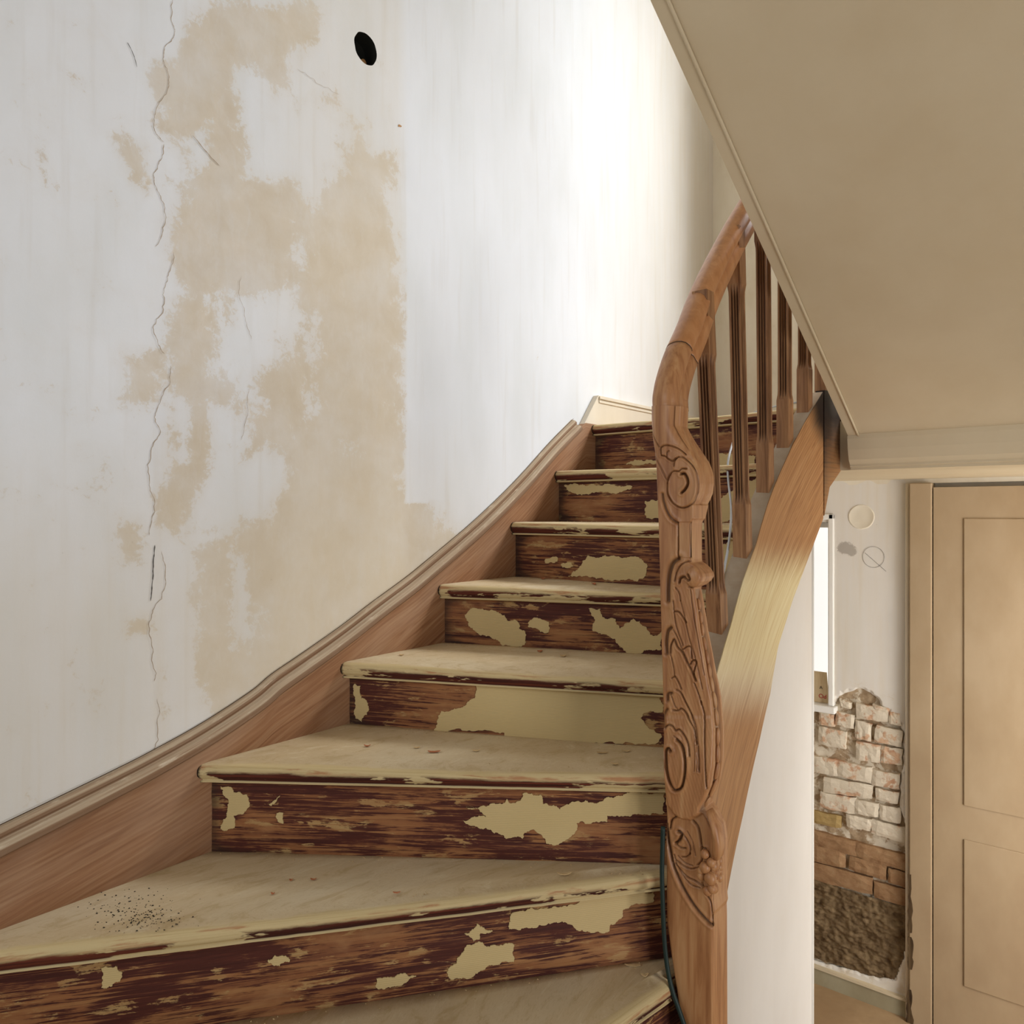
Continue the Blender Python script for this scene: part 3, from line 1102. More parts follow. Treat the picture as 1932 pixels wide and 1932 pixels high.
def build_outer():
    y1 = 1.56 * S
    pp = [p for p in smooth_path([Vector((x, y, 0)) for x, y in PLAN], 24) if p.y <= y1]
    m = len(pp)
    V, U, B, G, SO, Fc = [], [], [], [], [], []
    rows = 12
    s = 0
    TV, TF = [], []
    for i, p in enumerate(pp):
        if i:
            s += (p - pp[i - 1]).length
        t = (pp[min(i + 1, m - 1)] - pp[max(i - 1, 0)]).normalized()
        o = Vector((t.y, -t.x, 0)) * HALF
        zt, zb = interp(ztop, p.y), interp(zbot, p.y)
        ring = [Vector((p.x, p.y, zt)) + o + Vector((0, 0, -(zt - zb) * j / rows)) for j in range(rows + 1)]
        ring += [Vector((p.x, p.y, zb)) - o, Vector((p.x, p.y, zt)) - o]
        for j, q in enumerate(ring):
            V.append(q)
            U.append((s * 1.35, -(zt - q.z)))
        TV += [Vector((p.x, p.y, zt + 0.0008)) + o * 0.93, Vector((p.x, p.y, zt + 0.0008)) - o * 0.98]
    P = np.array([tuple(v) for v in V])
    px, py = proj(P)
    B = np.clip(np.minimum((py - 985) / 150, (1420 - py) / 190), 0, 1)
    G = np.clip((py - 1225) / 90, 0, 1)
    SO = np.clip(1 - np.hypot((px - 1572) / 62, (py - 760) / 120), 0, 1) * 1.7  # painted shade of the gap beside the soffit, with soot
    cn = rows + 3
    for i in range(m - 1):
        for c in range(cn):
            c2 = (c + 1) % cn
            Fc.append((i * cn + c, (i + 1) * cn + c, (i + 1) * cn + c2, i * cn + c2))
    Fc.append(tuple(range(cn)))
    Fc.append(tuple((m - 1) * cn + c for c in range(cn)))
    ob = mesh_obj('outer_string', V, Fc, M['outer'], stair, U, attr={'bleach': B, 'grey': G, 'soot_shade': SO})
    for i in range(m - 1):
        TF.append((2 * i, 2 * i + 2, 2 * i + 3, 2 * i + 1))
    nt = len(TV)
    TV += [v - Vector((0, 0, 0.0015)) for v in TV]
    TF += [tuple(j + nt for j in f) for f in TF]
    tt = mesh_obj('string_top', TV, TF, M['dusttop'], ob)
    tt['label'] = 'top edge of the outer string under grey dust'
    # fascia of the landing, the board after the joint
    J = onx(1562, 955, XO)
    y0, ye = y1 + 0.0015, 1.70 * S
    pts = [Vector((XO - 0.03, y0, interp(ztop, y0))), Vector((XO - 0.03, ye, interp(ztop, y0) + 0.02)), Vector((XO - 0.03, ye, Z0 + 0.10 * S)), Vector((XO - 0.03, y0 + 0.06, Z0 + 0.05 * S)), Vector((XO - 0.03, y0, interp(zbot, y0)))]
    V, Fc = prism(pts, Vector((0.03, 0, 0)))
    P = np.array([tuple(v) for v in V])
    U = [(v[1], v[2]) for v in V]
    mesh_obj('landing_fascia', V, Fc, M['outer'], stair, U, attr={'bleach': [0] * len(V), 'grey': [0] * len(V), 'soot_shade': [1.15 if v[2] > Z0 + 0.12 * S else 0.45 for v in V]})  # upper edge coloured black like the shaded gap next to it
    return ob


build_outer()

# ------------------------------------------------------------------ landing, back wall, ceilings
zA = NOSE[0][0].z
yA = NOSE[0][0].y
V, Fc = boxes([((0, yA + 0.20, zA - 0.028), (XO - 0.03, YB, zA - 0.001)), ((XO - 0.03, 1.633 * S + 0.075, zA - 0.028), (2.6, YB, zA - 0.001))])
struct(mesh_obj('floor', V, Fc, M['floor']), 'landing floor at the head of the stairs')
V, Fc = box((-0.6, -2.2, -0.1), (5.2, YB + 0.3, 0.0))
struct(mesh_obj('floor', V, Fc, M['floor']), 'lower hall floor')
# landing underside and its front beam with a coved edge
zu = Z0 + 0.087 * S
Yb0 = 1.633 * S
V, Fc = box((0.0, Yb0 + 0.06, zu), (2.6, YB, zA - 0.03))
struct(mesh_obj('ceiling', V, Fc, M['soffit']), 'underside of the landing')
XL = 0.56 * S
q0, q1 = onx(1600, 822, XL), onx(1245, 40, XL)
slope = (q1.z - q0.z) / (q0.y - q1.y)


def sof(x, y, dz=0.0):
    return Vector((x, y, q0.z + slope * (q0.y - y) + dz))


beam = [(Yb0, q0.z + 0.02), (Yb0 - 0.004, q0.z - 0.012), (Yb0 + 0.002, q0.z - 0.05), (Yb0 + 0.014, q0.z - 0.085), (Yb0 + 0.030, zu + 0.018), (Yb0 + 0.030, zu + 0.011), (Yb0 + 0.036, zu + 0.008), (Yb0 + 0.036, zu - 0.001), (Yb0 + 0.07, zu - 0.001), (Yb0 + 0.07, q0.z + 0.02)]
V, Fc = prism([Vector((XL - 0.002, y, z)) for y, z in beam], Vector((1.4, 0, 0)))
bm_ = struct(mesh_obj('trim_1', V, Fc, M['soffit']), 'cream boxed beam along the landing edge')
# upper flight: edge board, bead, panel (underside), treads side not seen
Ytop = -2.0
ub = [sof(XL, Yb0 + 0.02), sof(XL, Ytop), sof(XL, Ytop, 0.30), sof(XL, Yb0 + 0.02, 0.30)]
soffit = empty('ceiling')
struct(soffit, 'sloping cream soffit of the upper flight')
V, Fc = prism(ub, Vector((0.030, 0, 0)))
V = [Vector(v) for v in V]
mesh_obj('edge_board', V, Fc, M['soffit'], soffit)
# edge wobble of worn paint along the outer arris
bead = [sof(XL + 0.034, y, -0.0005) for y in np.linspace(Yb0 + 0.01, Ytop, 60)]
V, Fc = tube(bead, 0.0042, 8)
mesh_obj('bead', V, Fc, M['soffit'], soffit, smooth=True)
V, Fc = prism([sof(XL + 0.037, Yb0 + 0.02, 0.004), sof(XL + 0.037, Ytop, 0.004), sof(XL + 0.037, Ytop, 0.28), sof(XL + 0.037, Yb0 + 0.02, 0.28)], Vector((1.15, 0, 0)))
mesh_obj('soffit_panel', V, Fc, M['soffit'], soffit)

# back wall above the landing with a window opening (hidden behind the soffit), plain below
wx0, wx1, wz0, wz1 = 0.74, 2.2, 3.65, 5.22
V, Fc = boxes([((0, YB, zu - 0.02), (wx0, YB + 0.3, 5.3)), ((wx1, YB, zu - 0.02), (2.6, YB + 0.3, 5.3)), ((wx0, YB, zu - 0.02), (wx1, YB + 0.3, wz0)), ((wx0, YB, wz1), (wx1, YB + 0.3, 5.3))])
bw = struct(mesh_obj('wall_back', V, Fc, M['back_plaster']), 'cream plaster wall behind the landing')
V, Fc = boxes([((wx0, YB + 0.12, wz0), (wx0 + 0.06, YB + 0.17, wz1)), ((wx1 - 0.06, YB + 0.12, wz0), (wx1, YB + 0.17, wz1)), ((wx0, YB + 0.12, wz0), (wx1, YB + 0.17, wz0 + 0.06)), ((wx0, YB + 0.12, wz1 - 0.06), (wx1, YB + 0.17, wz1)), (((wx0 + wx1) / 2 - 0.03, YB + 0.12, wz0), ((wx0 + wx1) / 2 + 0.03, YB + 0.17, wz1))])
struct(mesh_obj('window_1', V, Fc, M['window_white']), 'window above the landing')
V, Fc = box((0, -2.2, 5.3), (2.6, YB + 0.3, 5.4))
struct(mesh_obj('ceiling', V, Fc, M['back_plaster']), 'top ceiling of the stairwell')

# white skirting on the stair wall at the landing
sk = [onx(1090, 796, 0.0), onx(1120, 747, 0.0)]
zs = sk[1].z
ye = YB
pts = [Vector((0.0, sk[0].y - 0.03, sk[0].z - 0.06)), Vector((0.0, sk[1].y, zs)), Vector((0.0, ye, zs)), Vector((0.0, ye, zA)), Vector((0.0, sk[0].y + 0.05, zA))]
V, Fc = prism(pts, Vector((0.024, 0, 0)))
sb = struct(mesh_obj('baseboard_left', V, Fc, M['skirting']), 'white skirting board at the head of the stairs')
V, Fc = boxes([((0.0, sk[1].y + 0.004, zs - 0.014), (0.030, ye, zs - 0.004)), ((0.0, sk[1].y + 0.004, zs - 0.03), (0.027, ye, zs - 0.020))])
mesh_obj('skirting_moulding', V, Fc, M['skirting'], sb)

# spandrel panel beneath the string, corner bead
YP = 1.522 * S
xp = XO - 0.012
V = []
ys = [0.90 * S, 0.95 * S, 1.0 * S, 1.1 * S, 1.2 * S, 1.3 * S, 1.4 * S, YP - 0.03]


def xpanel(y):
    best = min(planp, key=lambda p: abs(p.y - y))
    return best.x + HALF - 0.012


front = [Vector((xpanel(y), y, interp(zbot, y) + 0.15)) for y in ys] + [Vector((xpanel(y), y, 0)) for y in reversed(ys)]
n = len(ys)
V = front + [p - Vector((0.03, 0, 0)) for p in front]
Fc = []
for i in range(n - 1):
    a, b, c, d = i, i + 1, 2 * n - 2 - i, 2 * n - 1 - i
    Fc += [(a, b, c, d), (a + 2 * n, d + 2 * n, c + 2 * n, b + 2 * n), (a, a + 2 * n, b + 2 * n, b), (d, c, c + 2 * n, d + 2 * n)]
Fc += [(0, 2 * n - 1, 4 * n - 1, 2 * n), (n - 1, n, 3 * n, 3 * n - 1)]
wr = struct(mesh_obj('wall_right', V, Fc, M['white_paint']), 'white painted spandrel panel under the stair string')
xe = xpanel(YP)
V, Fc = box((xe - 0.035, YP - 0.028, 0), (xe - 0.006, YP - 0.012, 2.3))
mesh_obj('recess_strip', V, Fc, M['casing'], wr)
V, Fc = tube([Vector((xe - 0.012, YP - 0.004, 0)), Vector((xe - 0.012, YP - 0.004, 2.3))], 0.011, 14)
mesh_obj('corner_bead', V, Fc, M['window_white'], wr, smooth=True)

# ---- brick and plaster wall of the lower hall
z2 = zc(5.68, 1520, 1260)
z3 = zc(5.68, 1520, 1560)
HOLE = z2([(100, 470), (150, 455), (280, 430), (300, 400), (350, 330), (395, 290), (430, 270), (520, 250), (580, 235), (640, 245), (700, 290), (780, 360), (800, 420), (880, 470), (910, 560), (1010, 610), (1040, 690), (1030, 830), (1040, 1000),
           (1010, 1200), (1000, 1400), (1010, 1560), (1075, 1700), (1085, 1932)]) + z3([(1085, 250), (1075, 620), (1080, 900), (1060, 1350), (930, 1640), (700, 1600), (500, 1540), (150, 1450), (60, 1420), (60, 0)]) + z2([(60, 1500), (60, 500)])


def build_lower_back():
    x0, x1 = 0.25 * S, 0.556 * S
    za, zb = 0.0, zu
    h = 0.0045
    nx, nz = int((x1 - x0) / h), int((zb - za) / h)
    X = x0 + np.arange(nx + 1) * h
    Z = za + np.arange(nz + 1) * h
    xx, zz = np.meshgrid(X, Z)
    P = np.stack([xx.ravel(), np.full(xx.size, YB), zz.ravel()], 1)
    px, py = proj(P)
    wob = np.array([[noise.noise(Vector((p[0] * 40, p[2] * 40, 0))), noise.noise(Vector((p[0] * 40, p[2] * 40, 5)))] for p in P]) * 5
    ins = poly_soft(px + wob[:, 0], py + wob[:, 1], HOLE, 6)
    win = (P[:, 0] < 0.352 * S) & (P[:, 2] > Z0 - 0.56 * S) & (P[:, 2] < Z0 - 0.03 * S)
    thick = np.array([0.002 * noise.noise(Vector((p[0] * 9, p[2] * 6, 3))) for p in P])
    P[:, 1] += thick + np.clip(ins * 2, 0, 1) * 0.010
    idx = -np.ones(len(P), int)
    Fc = []
    W1 = nx + 1
    keep = (ins < 0.5) & ~win
    for i in range(nz):
        for j in range(nx):
            a = i * W1 + j
            q = (a, a + 1, a + W1 + 1, a + W1)
            if all(keep[list(q)]):
                Fc.append(q)
    # stains
    gm = np.exp(-(((px - 1592) / 14) ** 2 + ((py - 1035) / 12) ** 2)) * 1.1 + 0.8 * np.exp(-(((px - 1610) / 9) ** 2 + ((py - 1042) / 9) ** 2)) + 0.38 * np.exp(-((px - 1628) / 5) ** 2) * ((py > 1040) & (py < 1290)) + 0.55 * np.exp(-(((px - 1600) / 22) ** 2 + ((py - 1032) / 18) ** 2)) + 0.35 * np.exp(-(((px - 1665) / 25) ** 2 + ((py - 1035) / 18) ** 2))
    o = mesh_obj('wall_back', P, Fc, M['plaster'], attr={'stain': np.clip((py - 1100) / 900, 0, 0.4), 'warm': np.full(len(P), 1.0), 'grime': gm})
    bm = bmesh.new()
    bm.from_mesh(o.data)
    bmesh.ops.delete(bm, geom=[v for v in bm.verts if not v.link_faces], context='VERTS')
    be = [e for e in bm.edges if e.is_boundary]
    bvs = list({v for e in be for v in e.verts if YB - 0.01 < v.co.y and x0 + 0.01 < v.co.x < x1 - 0.004 and 0.02 < v.co.z < zb - 0.02})
    for _ in range(9):
        new = {}
        for v in bvs:
            nb = [e.other_vert(v).co for e in v.link_edges if e.is_boundary]
            if len(nb) == 2:
                new[v] = v.co * 0.4 + (nb[0] + nb[1]) * 0.3
        for v, c_ in new.items():
            v.co = c_
    r = bmesh.ops.extrude_edge_only(bm, edges=be)
    for v in r['geom']:
        if isinstance(v, bmesh.types.BMVert):
            v.co.y = YB + 0.035
    bmesh.ops.recalc_face_normals(bm, faces=bm.faces)
    bm.to_mesh(o.data)
    bm.free()
    struct(o, 'cream plastered hall wall with bare brickwork showing')
    # mortar bed behind
    V, Fc2 = [], []
    n1, n2 = 40, 90
    for i in range(n2 + 1):
        for j in range(n1 + 1):
            x, z = x0 + (x1 - x0) * j / n1, 0.05 + (1.75 - 0.05) * i / n2
            V.append((x, YB + 0.022 + 0.010 * noise.noise(Vector((x * 25, z * 25, 0))) + 0.004 * noise.noise(Vector((x * 80, z * 80, 2))), z))
    for i in range(n2):
        for j in range(n1):
            a = i * (n1 + 1) + j
            if V[a][0] < 0.352 * S and V[a][2] > Z0 - 0.57 * S:
                continue
            Fc2.append((a, a + 1, a + n1 + 2, a + n1 + 1))
    mesh_obj('mortar_bed', V, Fc2, M['mortar'], o, smooth=True)

    def brick(q, mat, proud, sd):
        r = random.Random(sd)
        c = [ony(x, y, YB) for x, y in q]
        cm = sum(c, Vector()) / 4
        c = [cm + (p - cm) * 1.07 + Vector((0, 0, 0.004 if p.z > cm.z else -0.004)) for p in c]
        nu, nv = 6, 4
        Vb, Fb = [], []
        for i in range(nv + 1):
            for j in range(nu + 1):
                u, v = j / nu, i / nv
                top, bot = c[0].lerp(c[1], u), c[3].lerp(c[2], u)
                p = top.lerp(bot, v)
                edge = min(j, nu - j, i, nv - i) == 0
                corner = (j in (0, nu)) and (i in (0, nv))
                p += Vector((r.uniform(-1, 1), 0, r.uniform(-1, 1))) * 0.0022
                p.y = YB - proud + (0.005 if edge else 0) + (0.004 if corner else 0) + r.uniform(-0.0014, 0.0014) + 0.003 * noise.noise(Vector((p.x * 30, sd, p.z * 30)))
                Vb.append(p)
        w = nu + 1
        for i in range(nv):
            for j in range(nu):
                a = i * w + j
                Fb.append((a, a + 1, a + w + 1, a + w))
        per = [j for j in range(w)] + [i * w + nu for i in range(1, nv + 1)] + [nv * w + j for j in range(nu - 1, -1, -1)] + [i * w for i in range(nv - 1, 0, -1)]
        base = len(Vb)
        for i in per:
            p = Vb[i].copy()
            p.y = YB + 0.045
            Vb.append(p)
        for k in range(len(per)):
            k2 = (k + 1) % len(per)
            Fb.append((per[k], per[k2], base + k2, base + k))
        return mesh_obj('brick', Vb, Fb, mat, o)
    bw_, bb_, bt_ = M['brick_white'], M['brick_brown'], M['brick_tan']
    L2 = [[(548, 392), (880, 462), (872, 570), (553, 532)], [(540, 578), (700, 612), (690, 775), (530, 740)], [(765, 632), (1030, 690), (1020, 835), (742, 778)], [(550, 805), (800, 850), (782, 1010), (545, 965)],
          [(80, 955), (340, 1005), (340, 1148), (80, 1100)], [(357, 1012), (700, 1085), (690, 1225), (357, 1150)], [(362, 345), (485, 385), (480, 432), (372, 402)],
          [(212, 1182), (700, 1272), (690, 1390), (205, 1322)], [(170, 1345), (525, 1410), (512, 1556), (165, 1480)], [(722, 1100), (1000, 1160), (990, 1290), (712, 1240)], [(752, 1300), (990, 1350), (980, 1450), (762, 1400)],
          [(820, 850), (1030, 890), (1020, 1030), (810, 1000)], [(540, 1425), (780, 1470), (770, 1590), (535, 1550)], [(800, 1480), (1010, 1520), (1010, 1660), (795, 1610)], [(330, 480), (520, 520), (505, 640), (325, 600)], [(150, 640), (420, 700), (415, 860), (150, 800)],
          [(440, 1580), (700, 1640), (690, 1740), (450, 1690)], [(720, 1640), (1060, 1730), (1060, 1870), (715, 1760)], [(150, 480), (300, 520), (300, 620), (150, 600)], [(720, 400), (900, 440), (890, 470), (720, 440)], [(900, 480), (1010, 500), (1020, 610), (900, 580)]]
    for i, q in enumerate(L2):
        brick(z2(q), bw_, 0.004 + 0.004 * random.Random(i).random(), i)
    brick(z2([(80, 1548), (370, 1605), (365, 1712), (80, 1650)]), bt_, 0.002, 40)
    L3 = [[(80, 52), (525, 172), (525, 302), (80, 182)], [(555, 182), (1075, 320), (1075, 465), (555, 318)], [(80, 208), (412, 288), (412, 428), (80, 355)], [(480, 322), (850, 428), (850, 560), (476, 452)], [(893, 458), (1075, 508), (1070, 642), (890, 586)],
          [(80, 390), (687, 562), (687, 712), (80, 552)], [(742, 602), (1075, 692), (1070, 838), (742, 750)]]
    for i, q in enumerate(L3):
        brick(z3(q), bb_, 0.003 + 0.004 * random.Random(60 + i).random(), 60 + i)
    # rough rubble below the bricks
    ru = z3([(60, 540), (200, 590), (450, 680), (760, 770), (1075, 850), (1080, 1000), (1075, 1250), (1060, 1400), (1000, 1560), (960, 1640), (720, 1610), (420, 1510), (150, 1430), (60, 1400)])
    pts = [ony(x, y, YB) for x, y in ru]
    xa, xb = min(p.x for p in pts), max(p.x for p in pts)
    zaa, zbb = min(p.z for p in pts), max(p.z for p in pts)
    V, Fc3 = [], []
    n1, n2 = 70, 110
    for i in range(n2 + 1):
        for j in range(n1 + 1):
            x, z = xa + (xb - xa) * j / n1, zaa + (zbb - zaa) * i / n2
            y = YB + 0.006 - 0.014 * noise.noise(Vector((x * 16, z * 22, 7))) - 0.010 * noise.noise(Vector((x * 45, z * 60, 1))) - 0.004 * noise.noise(Vector((x * 120, z * 140, 1)))
            V.append((x, y, z))
    pxy = proj(np.array(V))
    inr = poly_soft(pxy[0], pxy[1], ru, 2) > 0.4
    for i in range(n2):
        for j in range(n1):
            a = i * (n1 + 1) + j
            q = (a, a + 1, a + n1 + 2, a + n1 + 1)
            if all(inr[list(q)]):
                Fc3.append(q)
    stuff(mesh_obj('rubble_fill', V, Fc3, M['rubble'], o, smooth=True))
    # plugged flue opening: shallow round plaster cover
    c = ony(1625, 975, YB)
    V, Fc4 = [], []
    n = 36
    R = 0.058
    for (r, y) in ((R * 1.05, 0.0015), (R, -0.0022), (R * 0.95, -0.0026), (R * 0.90, -0.0014), (R * 0.4, -0.002), (0.001, -0.002)):
        for k in range(n):
            an = 2 * math.pi * k / n
            rr = r * (1 + 0.02 * noise.noise(Vector((math.cos(an) * 2, math.sin(an) * 2, 0))))
            V.append((c.x + math.cos(an) * rr, YB + y, c.z + math.sin(an) * rr))
    for i in range(5):
        for k in range(n):
            Fc4.append((i * n + k, i * n + (k + 1) % n, (i + 1) * n + (k + 1) % n, (i + 1) * n + k))
    mesh_obj('flue_cover', V, Fc4, M['back_plaster'], o, smooth=True)
    cc = ony(1648, 1051, YB)
    circ = [Vector((cc.x + 0.048 * math.cos(t), YB - 0.002, cc.z + 0.05 * math.sin(t))) for t in np.linspace(0, 2 * math.pi, 40)]
    V, Fc5 = tube(circ, 0.0006, 4)
    mesh_obj('pencil_circle', V, Fc5, M['pencil'], o)
    V, Fc5 = tube([ony(1632, 1043, YB - 0.002), ony(1672, 1078, YB - 0.002)], 0.0006, 4)
    mesh_obj('pencil_mark', V, Fc5, M['pencil'], o)
    # grey-green skirting board and its cream ledge
    l0, l1 = ony(1500, 1806, YB - 0.02), ony(1740, 1893, YB - 0.02)
    zl = ony(1620, 1855, YB - 0.02).z
    V, Fc6 = boxes([((x0 - 0.3, YB - 0.022, zl - 0.006), (x1, YB + 0.03, zl + 0.006))])
    mesh_obj('skirting_ledge', V, Fc6, M['soffit'], o)
    V, Fc6 = prism([Vector((x0 - 0.3, YB - 0.018, zl - 0.006)), Vector((x0 - 0.3, YB - 0.002, zl + 0.075)), Vector((x0 - 0.3, YB + 0.03, zl + 0.075)), Vector((x0 - 0.3, YB + 0.03, zl - 0.006))], Vector((x1 - x0 + 0.3, 0, 0)))
    V, Fc6 = boxes([((x0 - 0.3, YB - 0.016, 0.0), (x1, YB + 0.03, zl - 0.006))])
    b = mesh_obj('skirting_board', V, Fc6, M['greyboard'], o)
    b['label'] = 'grey-green skirting board'
    # rest of the wall to the left (behind the panel) and right (behind the door)
    wl, wrr = -0.6, x0
    wzs, wzh = Z0 - 0.547 * S, Z0 - 0.022 * S
    V, Fc7 = boxes([((wl, YB, 0), (x0 + 0.006, YB + 0.25, wzs - 0.03)), ((wl, YB, wzh), (x0 + 0.006, YB + 0.25, zu)), ((wl, YB, wzs - 0.03), (0.10, YB + 0.25, wzh)), ((x0, YB + 0.046, 0), (2.6, YB + 0.25, wzs)), ((0.362 * S, YB + 0.046, wzs - 0.05), (2.6, YB + 0.25, zu)), ((x0, YB + 0.046, wzh), (0.37 * S, YB + 0.25, zu))])
    mesh_obj('masonry', V, Fc7, M['back_plaster'], o)
    return o, wzs, wzh


lower_wall, wzs, wzh = build_lower_back()

# small lit window behind the panel: right stile, sill, pane, reveal
w2 = empty('window_2')
struct(w2, 'bright narrow window at the end of the passage under the stairs')
xr0 = ony(1563, 1150, YB).x
xr1 = ony(1574, 1150, YB).x
V, Fc = boxes([((0.10, YB + 0.05, wzs), (0.15, YB + 0.09, wzh)), ((xr0 + 0.012, YB + 0.05, wzs), (xr0 + 0.03, YB + 0.2, wzh)), ((0.10, YB + 0.05, wzh - 0.04), (xr0, YB + 0.09, wzh)), ((0.10, YB + 0.05, wzs), (xr0 + 0.012, YB + 0.09, wzs + 0.03))])
mesh_obj('window_frame', V, Fc, M['window_white'], w2)
V, Fc = boxes([((xr0, YB - 0.012, wzs), (xr1, YB + 0.06, wzh + 0.03)), ((0.06, YB - 0.012, wzh), (xr1, YB + 0.06, wzh + 0.03))])
bevel(mesh_obj('window_casing', V, Fc, M['window_white'], w2), 0.006)
V, Fc = box((0.06, YB - 0.03, wzs - 0.035), (xr1 + 0.01, YB + 0.10, wzs))
bevel(mesh_obj('window_sill', V, Fc, M['window_white'], w2), 0.006)
V, Fc = box((0.15, YB + 0.066, wzs + 0.03), (xr0 + 0.012, YB + 0.070, wzh - 0.04))
mesh_obj('glass_pane', V, Fc, M['glass'], w2)
V, Fc = box((-0.1, YB + 0.20, wzs - 0.05), (xr0 + 0.1, YB + 0.21, wzh + 0.05))
g = mesh_obj('daylight', V, Fc, M['glow'], w2)

# plywood offcut with stencilled letters standing on the sill, upside down
c0, c1 = ony(1541, 1324, YB + 0.02), ony(1561, 1270, YB + 0.02)
cx1 = ony(1561, 1324, YB + 0.02).x
ply = [Vector((cx1 - 0.075, YB + 0.03, wzs + 0.001)), Vector((cx1, YB + 0.03, wzs + 0.001)), Vector((cx1 + 0.0005, YB + 0.03, wzs + 0.06)), Vector((cx1 - 0.007, YB + 0.03, c1.z)), Vector((cx1 - 0.075, YB + 0.03, c1.z))]
V, Fc = prism(ply, Vector((0, 0.006, 0)))
card = tag(mesh_obj('plywood_offcut', V, Fc, M['card']), 'small tan board with upside down red letters standing on the passage window sill', 'board')


def letters(txt, size, xr, zbase, mat, name, flip):
    cu = bpy.data.curves.new(name, 'FONT')
    cu.body = txt
    cu.size = size
    cu.extrude = 0.0004
    ob = bpy.data.objects.new(name, cu)
    COL.objects.link(ob)
    bpy.context.view_layer.update()
    me = bpy.data.meshes.new_from_object(ob.evaluated_get(bpy.context.evaluated_depsgraph_get()))
    bpy.data.objects.remove(ob)
    co = np.empty(len(me.vertices) * 3, np.float32)
    me.vertices.foreach_get('co', co)
    co = co.reshape(-1, 3)
    mx = co.max(0)
    V = []
    for x, y, z in co:
        if flip:
            V.append((xr - (x - co[:, 0].min()), YB + 0.0292 - z, zbase + (mx[1] - y)))
        else:
            V.append((xr - (mx[0] - x), YB + 0.0292 - z, zbase + y))
    me.vertices.foreach_set('co', np.array(V, np.float32).ravel())
    me.materials.append(mat)
    o = bpy.data.objects.new(name, me)
    COL.objects.link(o)
    o.parent = card
    return o


letters('PO', 0.030, cx1 - 0.008, ony(1555, 1318, YB + 0.03).z, M['red_ink'], 'lettering', True)
letters('A', 0.022, cx1 - 0.026, ony(1550, 1300, YB + 0.03).z, M['black_ink'], 'lettering', False)

# door casing and door at the right of the brickwork
xd0 = ony(1708, 1200, YB - 0.02).x
xd1 = ony(1715, 1200, YB - 0.03).x
zh = ony(1716, 912, YB - 0.04).z
tr = empty('trim_2')
struct(tr, 'painted door casing beside the bare brickwork, chipped at the foot')
V, Fc = tube([Vector((xd0 + 0.009, YB - 0.012, 0)), Vector((xd0 + 0.009, YB - 0.012, zh))], 0.010, 12)
mesh_obj('casing_bead', V, Fc, M['skirting'], tr, smooth=True)
V, Fc = boxes([((xd1 + 0.004, YB - 0.045, 0), (xd1 + 0.095, YB + 0.04, zh)), ((xd0, YB - 0.006, 0), (xd1 + 0.006, YB + 0.04, zh))])
bevel(mesh_obj('casing_board', V, Fc, M['casing'], tr), 0.004)
for i, (ya, yb2) in enumerate([(1650, 1760), (1768, 1830), (1868, 1960)]):
    za_, zb_ = ony(1717, yb2, YB - 0.05).z, ony(1717, ya, YB - 0.05).z
    pl = jag([(1712.2, ya), (1719, ya), (1720.5, yb2), (1713.6, yb2)], 3, 0.12, 77 + i)
    pts = [ony(p.x, p.y, YB - 0.0465) for p in pl]
    V, Fc = prism(pts, Vector((0, 0.002, 0)))
    o = mesh_obj('bare_patch', V, Fc, M['dark_wood'], tr)
dr = empty('door_1')
struct(dr, 'plain painted door right of the brickwork')
xw = xd1 + 0.10
V, Fc = box((xw, YB - 0.03, 0.01), (xw + 0.85, YB + 0.01, zh - 0.02))
mesh_obj('door_leaf', V, Fc, M['casing'], dr)
V, Fc = boxes([((xw + 0.12, YB - 0.036, a), (xw + 0.73, YB - 0.03, b)) for a, b in ((0.25, 0.9), (1.05, zh - 0.16))])
bevel(mesh_obj('door_panel', V, Fc, M['casing'], dr), 0.005)

# ------------------------------------------------------------------ balustrade: newel, handrail, balusters
bal = tag(empty('balustrade'), 'reddish wooden balustrade with carved newel post, curved handrail and fluted balusters', 'balustrade')
YF = 0.872 * S
k5 = zc(6.036, 1200, 780)
k6 = zc(6.44, 1220, 1000)
k7 = zc(6.9, 1230, 1280)
k8 = zc(6.9, 1230, 1500)
NL = [(768, 1234.5), (805, 1235), (860, 1236.5), (912, 1238), (1000, 1241.7), (1155, 1245.6), (1300, 1249.5), (1380, 1252), (1470, 1254.5), (1740, 1257.5), (1800, 1265), (1890, 1279), (1950, 1290), (2100, 1300)]
NR = [(768, 1293), (805, 1291), (831, 1300), (851, 1307), (870, 1313.5), (896, 1317.5), (912, 1318), (930, 1316), (943, 1311), (950, 1307), (953, 1308.5), (978, 1308), (981, 1305), (987, 1302.5), (1000, 1302), (1056, 1302), (1062, 1303), (1068, 1312), (1075, 1319), (1083, 1324), (1090, 1325.5),
      (1098, 1323), (1105, 1316), (1109, 1308), (1112, 1308.5), (1140, 1313), (1194, 1319.5), (1233, 1326), (1280, 1333), (1323, 1341), (1381, 1346.5), (1447, 1346), (1483, 1340.5), (1506, 1331), (1520, 1322), (1530, 1320), (1545, 1330), (1570, 1342), (1600, 1346), (1700, 1344), (1722, 1346), (1730, 1343.5), (1747, 1344), (2100, 1344)]
TH = [(770, 0.043), (912, 0.045), (950, 0.044), (980, 0.034), (1060, 0.034), (1068, 0.034), (1090, 0.034), (1112, 0.022), (1200, 0.026), (1300, 0.031), (1420, 0.031), (1510, 0.030), (1530, 0.040), (1600, 0.043), (2100, 0.0455)]
